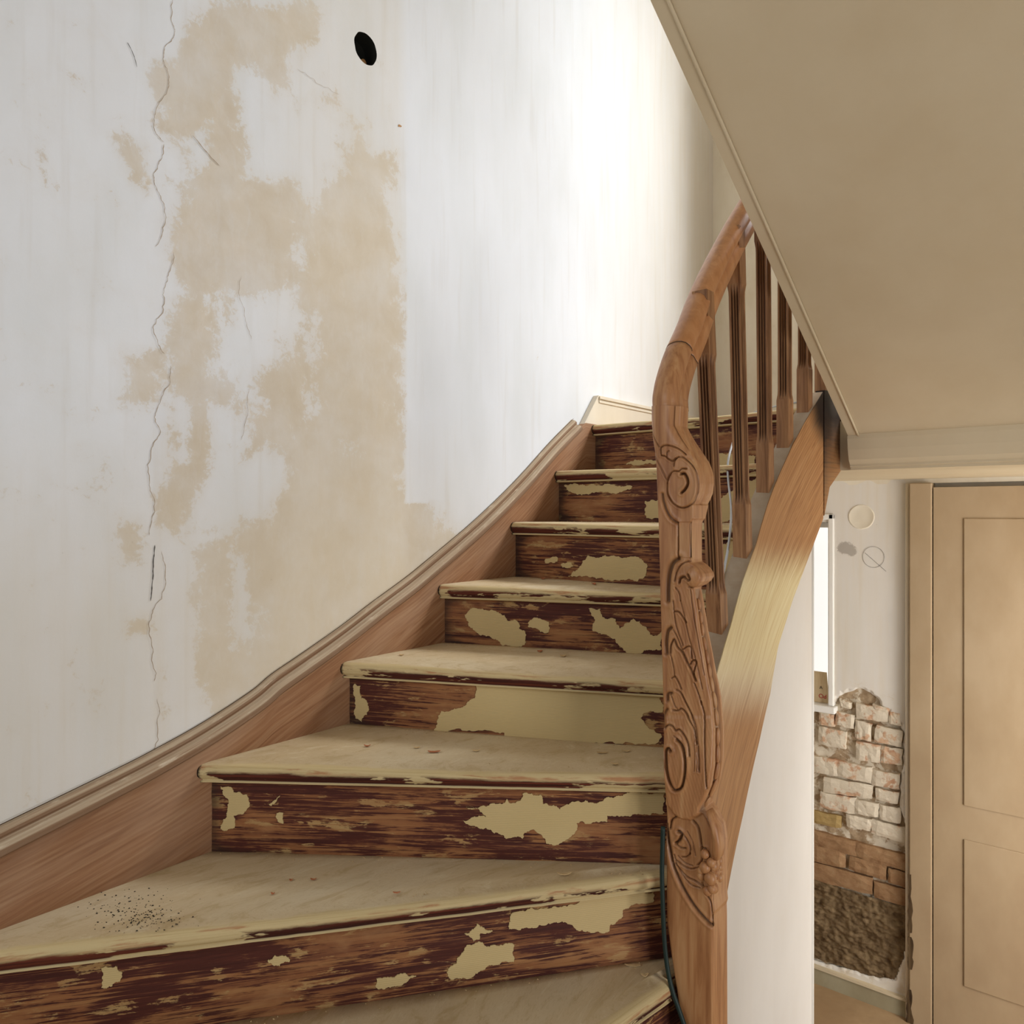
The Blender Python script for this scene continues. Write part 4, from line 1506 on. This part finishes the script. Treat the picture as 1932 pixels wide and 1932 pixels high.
GROOVES = [  # polyline, width px, depth mm (positive = cut in)
    (k5([(520, 690), (560, 690), (590, 740), (597, 800), (570, 860), (525, 905)]), 2.0, 6.5),
    (k5([(366, 800), (365, 900), (400, 990), (460, 1050), (530, 1075), (600, 1055), (660, 1000), (698, 900), (705, 780), (680, 650), (620, 560), (540, 500), (470, 520), (440, 600)]), 1.3, 3.2),
    (k5([(366, 800), (375, 730), (430, 660), (500, 660), (530, 630), (585, 632)]), 1.2, 3.0),
    (k5([(305, 480), (320, 400), (380, 370), (450, 380), (520, 410), (585, 470)]), 1.2, 2.8), (k5([(305, 482), (350, 490), (380, 520), (430, 545), (465, 520)]), 1.2, 2.8),
    (k5([(370, 500), (380, 450), (410, 430)]), 1.0, 1.8), (k5([(300, 920), (310, 1000), (350, 1120), (400, 1200), (460, 1240)]), 2.4, 3.8),
    (k5([(215, 150), (240, 260), (300, 385)]), 1.3, 2.2), (k5([(215, 350), (240, 520), (330, 720), (360, 760)]), 1.2, 1.6), (k5([(472, 1240), (472, 1400), (474, 1660)]), 1.3, 2.4),
    (k5([(620, 1240), (600, 1300), (612, 1660)]), 1.2, 1.2), (k5([(790, 480), (830, 600), (825, 780), (780, 920), (700, 1010)]), 1.2, 2.2),
    (k6([(385, 350), (330, 390), (290, 480), (268, 600), (260, 720), (262, 860)]), 4.0, 5.0), (k6([(350, 620), (370, 520), (420, 430), (490, 385), (560, 375)]), 1.5, 3.0),
    (k6([(405, 640), (420, 590), (460, 570), (500, 590), (530, 612), (552, 592), (530, 540)]), 1.8, 5.0), (k6([(520, 690), (570, 700), (640, 690), (690, 640)]), 1.5, 2.5),
    (k6([(300, 1190), (262, 1220), (245, 1300), (240, 1400), (248, 1500)]), 3.2, 4.6), (k6([(340, 990), (390, 990), (430, 1030), (490, 1120)]), 1.3, 3.0), (k6([(355, 700), (400, 760), (420, 860)]), 1.2, 2.2),
    (k6([(450, 1450), (500, 1415), (540, 1415), (552, 1480), (560, 1560)]), 1.2, 2.6), (k6([(540, 1630), (570, 1580), (610, 1600), (592, 1680), (582, 1750), (600, 1815)]), 1.4, 3.4),
    (k6([(295, 1500), (300, 1400), (340, 1330), (380, 1420), (440, 1480), (500, 1600), (560, 1720), (605, 1830)]), 1.7, 3.6), (k6([(330, 1210), (380, 1300), (430, 1420), (470, 1520)]), 1.2, 2.0),
    (k6([(330, 860), (340, 1000), (370, 1180), (450, 1400)]), 1.2, 2.0), (k6([(420, 860), (470, 1050), (520, 1300), (600, 1560), (680, 1932)]), 1.1, 1.6), (k6([(540, 720), (580, 1050), (640, 1400), (700, 1760)]), 1.0, 1.5),
    (k6([(310, 1800), (350, 1780), (390, 1840), (430, 1932)]), 1.3, 2.8), (k6([(300, 1520), (330, 1660), (350, 1790)]), 1.1, 2.0), (k6([(600, 700), (640, 1000), (690, 1350), (760, 1750)]), 0.9, 1.6),
    (k7([(320, 145), (380, 180), (440, 300), (520, 460), (580, 620), (610, 800), (630, 1000), (640, 1200)]), 1.4, 2.8), (k7([(270, 412), (350, 415), (380, 390), (440, 430), (500, 540), (560, 660), (600, 850)]), 1.4, 3.2),
    (k7([(175, 650), (220, 602), (280, 620), (320, 672), (370, 660), (440, 740), (490, 850), (512, 1000)]), 1.5, 3.4), (k7([(300, 740), (350, 780), (390, 830)]), 1.0, 2.0),
    (k7([(262, 940), (232, 905), (205, 925), (203, 1000), (215, 1150), (250, 1320), (300, 1425), (350, 1440), (410, 1400), (452, 1250), (460, 1100), (440, 950), (400, 850), (340, 790)]), 2.1, 6.0),
    (k7([(640, 300), (690, 500), (700, 800), (722, 1200), (735, 1420)]), 1.3, 3.0), (k7([(560, 60), (610, 200), (650, 330)]), 1.2, 2.5), (k7([(205, 290), (212, 200), (258, 190)]), 2.4, 4.0), (k7([(165, 640), (160, 480), (200, 400)]), 2.2, 3.6),
    (k7([(400, 200), (480, 380), (560, 600), (600, 900), (610, 1200)]), 0.9, 1.3), (k7([(560, 720), (580, 950), (580, 1200)]), 0.9, 1.2), (k7([(250, 200), (300, 350), (340, 400)]), 1.1, 2.0),
    (k8([(172, 150), (185, 380), (205, 600), (262, 880), (320, 1050), (420, 1260), (560, 1480), (700, 1640), (785, 1712)]), 2.2, 5.0),
    (k8([(230, 440), (250, 330), (310, 285)]), 1.6, 4.0), (k8([(330, 480), (375, 520), (350, 590), (305, 630)]), 2.4, 6.0), (k8([(300, 632), (360, 690), (430, 702)]), 1.5, 3.2),
    (k8([(480, 790), (492, 700), (450, 600), (400, 520), (350, 470)]), 1.2, 2.6), (k8([(380, 812), (440, 812), (490, 770)]), 1.2, 2.6), (k8([(530, 345), (590, 420), (620, 550), (640, 680), (690, 712)]), 1.8, 4.0),
    (k8([(640, 700), (645, 850), (592, 920)]), 1.4, 3.4), (k8([(300, 850), (400, 930), (500, 970), (600, 948)]), 1.2, 2.4), (k8([(300, 900), (430, 1060), (560, 1130), (660, 1200)]), 1.3, 2.8),
    (k8([(330, 800), (420, 890), (520, 930)]), 1.0, 1.8), (k8([(280, 780), (340, 960), (480, 1160), (620, 1220)]), 1.1, 2.2), (k8([(650, 1150), (690, 1290), (760, 1420), (780, 1700)]), 1.3, 2.6),
    (k8([(740, 260), (790, 480), (800, 780)]), 1.4, 3.0), (k8([(450, 480), (520, 620), (560, 800)]), 0.9, 1.4),
]
PANEL = k6([(400, 380), (330, 420), (290, 540), (272, 720), (268, 900), (300, 1180), (255, 1300), (250, 1500)]) + k7([(215, 220), (170, 480), (172, 700), (185, 1000), (190, 1400), (230, 1650), (300, 1760), (400, 1825), (500, 1825), (600, 1780), (700, 1680), (850, 1500), (900, 1100), (900, 600), (840, 0)]) + k6([(800, 1932), (700, 1200), (600, 700), (700, 560), (560, 390)])
DISC1 = k5([(366, 800), (372, 920), (440, 1040), (530, 1072), (620, 1045), (690, 940), (712, 780), (690, 620), (620, 530), (520, 490), (450, 560), (420, 660)])
LEAF8 = k8([(185, 380), (205, 600), (262, 880), (320, 1050), (420, 1260), (560, 1480), (700, 1640), (790, 1712), (1000, 1712), (1000, 200), (700, 220), (500, 330), (300, 290), (240, 340)])
BULGE = k7([(150, 900), (175, 1300), (190, 1480), (230, 1650), (300, 1755), (400, 1822), (500, 1822), (600, 1775), (690, 1680), (900, 1500), (940, 1000), (900, 500), (150, 500)])


def build_newel():
    nj, ns, nb = 76, 12, 1
    pys = np.concatenate([np.arange(768, 1760, 1.25), np.arange(1760, 2921, 20)])
    tabx = np.array([interp(NL, y) for y in pys]), np.array([interp(NR, y) for y in pys])
    th = np.array([interp(TH, y) for y in pys]) * S
    fx = np.linspace(0, 1, nj)
    gx = tabx[0][:, None] + (tabx[1] - tabx[0])[:, None] * fx[None, :]
    gy = np.repeat(pys[:, None], nj, 1)
    rel = np.zeros(gx.shape)
    rel += 0.010 * poly_soft(gx, gy, BULGE, 3.0) * np.clip((gy - 1330) / 120, 0, 1)
    rel -= 0.0035 * poly_soft(gx, gy, LEAF8, 1.5)
    rel += 0.004 * poly_soft(gx, gy, DISC1, 1.4)
    # leaf body swells inside its recessed panel
    pa = poly_soft(gx, gy, PANEL, 2.0)
    rel += pa * 0.004 * np.sin(np.clip((gx - 1255) / 85, 0, 1) * math.pi) * np.clip((1480 - gy) / 200, 0, 1)
    e = ((gx - 1312) / 16) ** 2 + ((gy - 1089) / 20) ** 2
    rel += 0.010 * np.sqrt(np.clip(1 - e, 0, 1))
    e = ((gx - 1284) / 20) ** 2 + ((gy - 1444) / 40) ** 2
    rel += 0.003 * np.sqrt(np.clip(1 - e, 0, 1))
    # moulded step down the plain middle part
    rel -= 0.003 * ((gx > 1278) & (gy > 985) & (gy < 1052))
    cav = np.zeros(gx.shape)
    for pts, w, d in GROOVES:
        pts = [(p.x, p.y) for p in smooth_path([Vector((a, b, 0)) for a, b in pts], 4)]
        dd = seg_dist(gx, gy, pts)
        rel -= d * 0.00135 * np.exp(-(dd / w) ** 2)
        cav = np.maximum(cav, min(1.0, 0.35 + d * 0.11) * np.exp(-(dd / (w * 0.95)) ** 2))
        rel += d * 0.0003 * np.exp(-((dd - 2.6 * w) / (1.3 * w)) ** 2)
    # fine chisel ripples on leaves
    rel += 0.00018 * np.sin((gx * 1.1 - gy * 0.32)) * pa
    # rounded vertical arrises
    edge = np.minimum(fx, 1 - fx)[None, :]
    rel -= 0.004 * np.clip(1 - edge / 0.04, 0, 1) ** 2
    # neck: turn the block into the round of the rail
    nk = np.clip((890 - gy) / 90, 0, 1)
    nk = nk * nk * (3 - 2 * nk)
    rel -= nk * 0.022 * (np.abs(fx[None, :] - 0.5) * 2) ** 2.6
    V = []
    CV = []
    Fc = []
    for i, y in enumerate(pys):
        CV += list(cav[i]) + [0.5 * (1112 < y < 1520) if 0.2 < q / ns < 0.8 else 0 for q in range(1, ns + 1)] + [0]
        sh = 0.036 * float(nk[i, 0])
        base = [ony(gx[i, j], y, YF + sh) for j in range(nj)]
        for q in base:
            q.y = YF
        row = [Vector((p.x, p.y - rel[i, j], p.z)) for j, p in enumerate(base)]
        p = base[-1]
        x1 = p.x
        nkk = max(0, min(1, (890 - y) / 90))
        for s in range(1, ns + 1):
            t = s / ns
            inset = 0.0
            if 1112 < y < 1520:
                fade = min(1, (y - 1112) / 20, (1520 - y) / 20)
                inset = -0.0045 * fade * (1 if 0.2 < t < 0.8 else 0)
            elif y < 952:
                inset = -0.004 * math.exp(-((t - 0.5) / 0.12) ** 2)
            row.append(Vector((x1 + inset - nkk * 0.012 * (abs(t - 0.5) * 2) ** 2, YF + th[i] * t, p.z)))
        row.append(Vector((base[0].x, YF + th[i], p.z)))
        V += row
    cn = nj + ns + 1
    for i in range(len(pys) - 1):
        for c in range(cn):
            c2 = (c + 1) % cn
            Fc.append((i * cn + c, i * cn + c2, (i + 1) * cn + c2, (i + 1) * cn + c))
    Fc.append(tuple(range(cn)))
    Fc.append(tuple((len(pys) - 1) * cn + c for c in range(cn)))
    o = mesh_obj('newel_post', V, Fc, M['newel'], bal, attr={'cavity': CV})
    o.data.polygons.foreach_set('use_smooth', [len(p.vertices) == 4 for p in o.data.polygons])
    try:
        o.data.set_sharp_from_angle(angle=math.radians(55))
    except Exception:
        pass
    o['label'] = 'carved newel post with scrolls, leaf and grapes'

    def blob(name, c, rx, ry, rz, ax=None):
        Vb, Fb = [], []
        nu, nv = 14, 9
        for i in range(nv + 1):
            th_ = math.pi * i / nv
            for k in range(nu):
                ph = 2 * math.pi * k / nu
                Vb.append(Vector((c.x + rx * math.sin(th_) * math.cos(ph), c.y + ry * math.sin(th_) * math.sin(ph), c.z + rz * math.cos(th_))))
        if ax is not None:
            for v in Vb:
                v += Vector((ax * (v.z - c.z), 0, 0))
        for i in range(nv):
            for k in range(nu):
                Fb.append((i * nu + k, (i + 1) * nu + k, (i + 1) * nu + (k + 1) % nu, i * nu + (k + 1) % nu))
        return mesh_obj(name, Vb, Fb, M['newel'], o, smooth=True)
    for (gx_, gy_, r) in [(690, 770, 58), (770, 880, 58), (690, 945, 72), (640, 1050, 56), (760, 1085, 82), (720, 1250, 58), (780, 1222, 58), (640, 990, 50)]:
        (a, b), = k8([(gx_, gy_)])
        p = ony(a, b, YF - 0.003)
        rr = r / 6.9 / F * 1.64 * 1.0
        blob('grape', p, rr, rr * 0.9, rr * 1.08)
    xs = ony(1345, 1640, YF).x
    for (gx_, gy_, r, dy) in [(838, 930, 66, 0.012), (860, 1060, 62, 0.016), (850, 1222, 66, 0.012), (905, 860, 50, 0.042), (915, 945, 52, 0.040), (912, 1080, 62, 0.040), (880, 1010, 46, 0.028)]:
        (a, b), = k8([(gx_, gy_)])
        p = ony(a, b, YF + dy)
        p.x = xs - 0.003
        rr = r / 6.9 / F * 1.66
        blob('grape', p, rr * 0.9, rr, rr * 1.08)
    beads = k6([(622, 900), (642, 1060), (668, 1205), (692, 1380), (718, 1540), (747, 1705), (778, 1865)]) + k7([(797, 275), (835, 505), (850, 755), (857, 985), (852, 1205), (822, 1430), (768, 1640)])
    for i, (a, b) in enumerate(beads):
        yq = YF + interp(TH, b) * S * 0.5
        zz = ony(a, b, yq).z
        xr = ony(interp(NR, b), b, YF).x
        sl_ = (ony(interp(NR, b - 8), b - 8, YF).x - ony(interp(NR, b + 8), b + 8, YF).x) / (ony(1300, b - 8, YF).z - ony(1300, b + 8, YF).z)
        L_ = 0.0125 + 0.0008 * i if i < 13 else 0.016
        w = 0.004 + 0.00035 * i
        blob('bead_leaf', Vector((xr - 0.003, yq, zz)), 0.005, w, L_, sl_)
    # leaf lapping over the corner above the grapes
    lp = [(700, 215), (740, 200), (800, 300), (860, 420), (890, 560), (905, 690), (880, 820), (850, 860), (810, 850), (785, 780), (780, 560), (750, 380)]
    pts = [ony(x, y, YF - 0.004) for x, y in k8(lp)]
    cs = sum(pts, Vector()) / len(pts)
    Vl, Fl = [], []
    rows = []
    for sc_, push in ((1.0, 0.0), (0.72, 0.006), (0.35, 0.010)):
        rows.append([cs + (p - cs) * sc_ + Vector((push * 0.5, -push, 0)) for p in pts])
    for r_ in rows:
        Vl += r_
    Vl.append(cs + Vector((0.005, -0.011, 0)))
    n_ = len(pts)
    for i in range(2):
        for k in range(n_):
            Fl.append((i * n_ + k, i * n_ + (k + 1) % n_, (i + 1) * n_ + (k + 1) % n_, (i + 1) * n_ + k))
    for k in range(n_):
        Fl.append((2 * n_ + k, 2 * n_ + (k + 1) % n_, 3 * n_))
    back = [p + Vector((0, 0.02, 0)) for p in rows[0]]
    b0 = len(Vl)
    Vl += back
    for k in range(n_):
        Fl.append((k, (k + 1) % n_, b0 + (k + 1) % n_, b0 + k))
    mesh_obj('lapping_leaf', Vl, Fl, M['newel'], o, smooth=True)
    # pendant leaf below the grapes on the narrow face
    lp = [(720, 1300), (800, 1290), (900, 1290), (935, 1400), (945, 1540), (900, 1620), (850, 1650), (815, 1640), (780, 1690), (750, 1440)]
    pts = [ony(x, y, YF) for x, y in k8(lp)]
    return o


newel = build_newel()


def sweep(path, prof, side0=None):
    V, Fc = [], []
    m = len(path)
    n = len(prof)
    for i, p in enumerate(path):
        t = (path[min(i + 1, m - 1)] - path[max(i - 1, 0)]).normalized()
        h = Vector((t.x, t.y, 0))
        if h.length < 0.05:
            h = Vector((0, 1, 0))
        h.normalize()
        side = Vector((h.y, -h.x, 0)) if side0 is None else side0(i, h)
        side = (side - t * side.dot(t)).normalized()
        up = side.cross(t)
        for x, y in prof:
            V.append(p + side * x + up * y)
    for i in range(m - 1):
        for k in range(n):
            k2 = (k + 1) % n
            Fc.append((i * n + k, i * n + k2, (i + 1) * n + k2, (i + 1) * n + k))
    Fc.append(tuple(range(n)))
    Fc.append(tuple((m - 1) * n + k for k in reversed(range(n))))
    return V, Fc


# centre line of the rail: (photo column, photo row, distance along the stairs)
RAILC = [(1265, 778, 0.8955), (1264, 765, 0.8955), (1264, 750, 0.896), (1269, 722, 0.904), (1282, 680, 0.925), (1299, 640, 0.955), (1307, 620, 0.972), (1329, 560, 1.03), (1362, 490, 1.11), (1399, 421, 1.19)]
rp = [ony(a, b, c * S) for a, b, c in RAILC]
e = rp[-1]
rp += [Vector((0.5186 * S, 1.30 * S, e.z + 0.105 * S)), Vector((0.5186 * S, 1.45 * S, e.z + 0.215 * S)), Vector((0.5186 * S, 1.62 * S, e.z + 0.325 * S))]
rpath = smooth_path(rp, 8)
RPROF = [(0.0235, -0.036), (0.0245, -0.012), (0.022, -0.008), (0.0225, -0.003), (0.029, 0.001), (0.0315, 0.008), (0.031, 0.018), (0.027, 0.028), (0.019, 0.035), (0.009, 0.0385), (-0.001, 0.039), (-0.011, 0.038), (-0.020, 0.0345), (-0.0275, 0.028), (-0.031, 0.018), (-0.0315, 0.008), (-0.029, 0.001), (-0.0225, -0.003), (-0.022, -0.008), (-0.0245, -0.012), (-0.0235, -0.036)]
cut = min(range(len(rpath)), key=lambda i: abs(proj(np.array([tuple(rpath[i])]))[1][0] - 668))


def side_fix(i, h):
    return Vector((0.92, -0.39, 0)) if False else Vector((h.y, -h.x, 0))


RX = Vector((1.0, -0.22, 0)).normalized()
V, Fc = sweep(rpath[cut:], RPROF, lambda i, h: RX)
hr = mesh_obj('handrail', V, Fc, M['rail'], bal)
hr.data.polygons.foreach_set('use_smooth', [len(p.vertices) == 4 for p in hr.data.polygons])
V, Fc = sweep([rpath[0], *rpath[1:cut], rpath[cut] - (rpath[cut] - rpath[cut - 1]) * 0.02], RPROF, lambda i, h: RX)
sn = mesh_obj('rail_easing', V, Fc, M['newel'], newel)
sn['label'] = 'curved easing joining newel and handrail'
sn.data.polygons.foreach_set('use_smooth', [len(p.vertices) == 4 for p in sn.data.polygons])
jt = (rpath[cut + 1] - rpath[cut - 1]).normalized()
V, Fc = sweep([rpath[cut] - jt * 0.0012, rpath[cut] + jt * 0.0012], [(x * 1.012, y * 1.012) for x, y in RPROF], lambda i, h: RX)
mesh_obj('rail_joint', V, Fc, M['dark_joint'], hr)


def rail_z(y):
    best = min(rpath[cut:], key=lambda p: abs(p.y - y))
    return best


def build_baluster(px_b, py_b, px_t, py_t, off):
    hb, tb = hit_plan(px_b, off)
    B = Vector((hb.x, hb.y, EYE.z + (966 - py_b) / F * tb))
    ht, tt = hit_plan(px_t, off)
    r = rail_z(B.y)
    T = Vector((B.x + (ht.x - hb.x) * 0.5, B.y + (ht.y - hb.y) * 0.5, r.z - 0.015))
    T.x = B.x * 0.5 + r.x * 0.5
    zb = B.z - 0.03
    half = 0.0195
    H = T.z - zb
    e0 = 0.145 + 0.03
    e1 = H - 0.155
    # profile stations: height, half width, flute depth
    st = [(0, half, 0), (e0 - 0.012, half, 0), (e0, half, 0.0), (e0 + 0.02, half * 0.86, 0.0035), (e0 + 0.035, half * 0.84, 0.0055), (e1 - 0.035, half * 0.84, 0.0055), (e1 - 0.02, half * 0.86, 0.0035), (e1, half, 0), (e1 + 0.012, half, 0), (H, half, 0)]
    t = Vector((0.05, 1, 0)).normalized()
    sd = Vector((t.y, -t.x, 0))
    ring = []
    N_ = 24
    for f in range(4):
        for k in range(N_):
            s = -1 + 2 * k / N_
            fl = 0
            for c in (-0.48, 0.0, 0.48):
                fl = max(fl, max(0.0, 1 - ((s - c) / 0.19) ** 2) ** 0.5)
            ring.append((f, s, fl))
    V, Fc, CV = [], [], []
    for (h, w, dp) in st:
        c = Vector((B.x, B.y, zb)).lerp(T, h / H)
        for f, s, fl in ring:
            a, b = (s * w, -w + fl * dp)
            x, y = [(a, b), (-b, a), (-a, -b), (b, -a)][f]
            V.append(c + sd * x + t * y)
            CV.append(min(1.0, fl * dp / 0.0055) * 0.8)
    n = len(ring)
    for i in range(len(st) - 1):
        for k in range(n):
            Fc.append((i * n + k, i * n + (k + 1) % n, (i + 1) * n + (k + 1) % n, (i + 1) * n + k))
    Fc.append(tuple(range(n)))
    Fc.append(tuple((len(st) - 1) * n + k for k in range(n)))
    return mesh_obj('baluster', V, Fc, M['baluster'], bal, attr={'cavity': CV})


for a in [(1357, 1228, 1336, 640), (1402, 1050, 1388, 520), (1444, 929, 1434, 470), (1481, 842, 1479, 440), (1518, 779, 1518, 420), (1551, 728, 1551, 400)]:
    build_baluster(*a, 0.0)

# ------------------------------------------------------------------ cables
cab = [(1530, 757, 1.56), (1500, 760, 1.55), (1476, 764, 1.545), (1452, 770, 1.535), (1425, 778, 1.53), (1405, 790, 1.522), (1390, 815, 1.475), (1377, 855, 1.40), (1373, 882, 1.373), (1375, 915, 1.345), (1379, 950, 1.28), (1379, 985, 1.215), (1375, 1025, 1.18), (1368, 1065, 1.14), (1358, 1112, 1.09)]
V, Fc = tube(smooth_path([ony(a, b, c * S) for a, b, c in cab], 6), 0.0036, 8)
tag(mesh_obj('cable', V, Fc, M['grey_cable'], smooth=True), 'thin grey cable running down the upper steps behind the balusters', 'cable')
cab = [(1251, 1560, 0.862), (1250, 1600, 0.862), (1249, 1650, 0.861), (1251, 1720, 0.861), (1254, 1780, 0.862), (1260, 1830, 0.862), (1269, 1870, 0.862), (1281, 1905, 0.863), (1300, 1960, 0.864)]
V, Fc = tube(smooth_path([ony(a, b, c * S) for a, b, c in cab], 6), 0.0052, 10)
tag(mesh_obj('cable', V, Fc, M['dark_cable'], smooth=True), 'dark green cable hanging along the foot of the carved newel post', 'cable')

# ------------------------------------------------------------------ loose paint flakes and grit on the steps
FL = [  # column, row, length px, width px, tread, red?, label
    (1064, 1650, 30, 5, 6, 0, 'broad cream paint flake alone near the right front of the second lowest tread'),
    (1108, 1622, 42, 5, 6, 0, 'long cream paint flake lying below the riser, second lowest tread'),
    (1152, 1617, 30, 3, 6, 0, 'narrow cream paint sliver beside the long flake, second lowest tread'),
    (1116, 1606, 34, 4, 6, 0, 'cream paint flake against the riser, second lowest tread'),
    (591, 1660, 15, 3, 6, 1, 'reddish paint chip in the middle of the lowest whole tread'),
    (515, 1687, 9, 4, 6, 1, 'small round reddish chip on the lowest whole tread'),
    (549, 1661, 8, 4, 6, 1, 'tiny reddish chip beside the larger reddish chip'),
    (748, 1685, 18, 3, 6, 1, 'slim reddish sliver right of centre on the lowest whole tread'),
    (818, 1419, 30, 4, 5, 1, 'dark curled sliver left of centre on the third lowest tread'),
    (786, 1411, 14, 3, 5, 0, 'short curled flake left of the dark sliver'),
    (898, 1417, 18, 3, 5, 0, 'small curled flake near the middle of the third lowest tread'),
    (1136, 1421, 28, 3, 5, 0, 'flat cream flake near the newel on the third lowest tread'),
    (1182, 1418, 20, 3, 5, 0, 'cream flake nearest the newel on the third lowest tread'),
    (1160, 1442, 18, 3, 5, 0, 'pale sliver at the front near the newel, third lowest tread'),
    (693, 1408, 16, 3, 5, 1, 'reddish chip at the left of the third lowest tread'),
    (1195, 1822, 36, 6, 7, 0, 'ragged cream flake on the lowest tread beside the newel foot'),
    (1216, 1841, 16, 8, 7, 0, 'rounded cream flake at the front of the lowest tread'),
    (1018, 1229, 12, 4, 4, 1, 'reddish chip under the riser of the fourth lowest tread'),
    (1062, 1238, 13, 4, 4, 0, 'cream chip in the middle of the fourth lowest tread'),
    (758, 1236, 10, 3, 4, 0, 'cream chip at the left of the fourth lowest tread'),
    (1024, 1092, 10, 3, 3, 1, 'small pinkish chip on the fifth lowest tread'),
    (1120, 1102, 9, 4, 3, 1, 'round pinkish chip right of centre on the fifth lowest tread'),
]
for i, (a, b, ln, wd, k, red, lab) in enumerate(FL):
    r = random.Random(500 + i)
    zt = NOSE[k][0].z + 0.001
    c = onz(a, b, zt)
    e = onz(a + ln, b, zt)
    L_ = (e - c).length
    ax = (e - c).normalized()
    ay = Vector((-ax.y, ax.x, 0))
    wdm = abs((onz(a, b - wd, zt) - c).length) * 0.8
    n = 9
    out = []
    for q in range(n):
        an = 2 * math.pi * q / n
        rr = r.uniform(0.7, 1.0)
        out.append((math.cos(an) * L_ * 0.5 * rr, math.sin(an) * wdm * 0.5 * rr))
    curl = r.uniform(0.004, 0.009) / max(1e-6, (L_ * 0.5) ** 2)
    V = [c + Vector((0, 0, 0.002))]
    for sx in (0.5, 1.0):
        for x, y in out:
            V.append(c + ax * (x * sx) + ay * (y * sx) + Vector((0, 0, 0.0015 + min(0.012, curl * (x * sx) ** 2 * 0.6))))
    Fc = [(0, 1 + q, 1 + (q + 1) % n) for q in range(n)] + [(1 + q, 1 + n + q, 1 + n + (q + 1) % n, 1 + (q + 1) % n) for q in range(n)]
    nv = len(V)
    V += [v - Vector((0, 0, 0.0012)) for v in V]
    Fc += [tuple(j + nv for j in reversed(f)) for f in Fc]
    Fc += [(1 + n + q, 1 + n + nv + q, 1 + n + nv + (q + 1) % n, 1 + n + (q + 1) % n) for q in range(n)]
    o = mesh_obj('paint_flake', V, Fc, M['flake_red' if red else 'flake'])
    tag(o, lab, 'paint flake', 'loose paint flakes on the treads')


def specks(name, pts, smin, smax, mat, label, cat):
    V, Fc = [], []
    for i, p in enumerate(pts):
        r = random.Random(900 + i)
        s = r.uniform(smin, smax)
        n = len(V)
        for d in ((1, 0, 0), (-1, 0.2, 0), (0.1, 1, 0), (-0.1, -1, 0), (0, 0, 0.8)):
            V.append(p + Vector([d[0] * s * r.uniform(0.6, 1.6), d[1] * s * r.uniform(0.5, 1.2), d[2] * s * r.uniform(0.5, 1)]))
        Fc += [(n, n + 2, n + 4), (n + 2, n + 1, n + 4), (n + 1, n + 3, n + 4), (n + 3, n, n + 4), (n, n + 3, n + 1, n + 2)]
    o = mesh_obj(name, V, Fc, mat)
    tag(o, label, cat)
    return stuff(o)


pts = []
zt = NOSE[6][0].z
while len(pts) < 230:
    a, b = rng.gauss(262, 42), rng.gauss(1722, 22)
    if b - 0.0 < 1772 - (a - 203) * 0.12 and b > 1668:
        pts.append(onz(a, b, zt))
specks('grit', pts, 0.0008, 0.0026, M['grit'], 'black grit scattered at the left of the lowest whole tread', 'grit')
pts = []
for k in range(1, 8):
    L1, R1 = NOSE[k - 1]
    d1, n1 = back_normal(L1, R1)
    zt = NOSE[k][0].z
    for q in range(70):
        t = rng.random()
        p = L1.lerp(R1, t) + n1 * (RB - 0.004) - n1 * abs(rng.gauss(0, 0.028))
        p.z = zt
        if XS < p.x < 0.53 * S:
            pts.append(p)
for k in range(1, 7):
    L0, R0 = NOSE[k]
    L1, R1 = NOSE[k - 1]
    n1 = back_normal(L1, R1)[1]
    for q in range(110):
        t, w_ = rng.random(), rng.uniform(0.12, 1.0)
        p = (L0 + back_normal(L0, R0)[1] * 0.03).lerp(R0, t).lerp((L1 + n1 * 0.02).lerp(R1, t), w_)
        p.z = NOSE[k][0].z - 0.002
        if XS < p.x < 0.53 * S:
            pts.append(p)
specks('debris', pts, 0.0008, 0.0030, M['crumb'], 'paint crumbs gathered along the backs of the treads', 'debris')
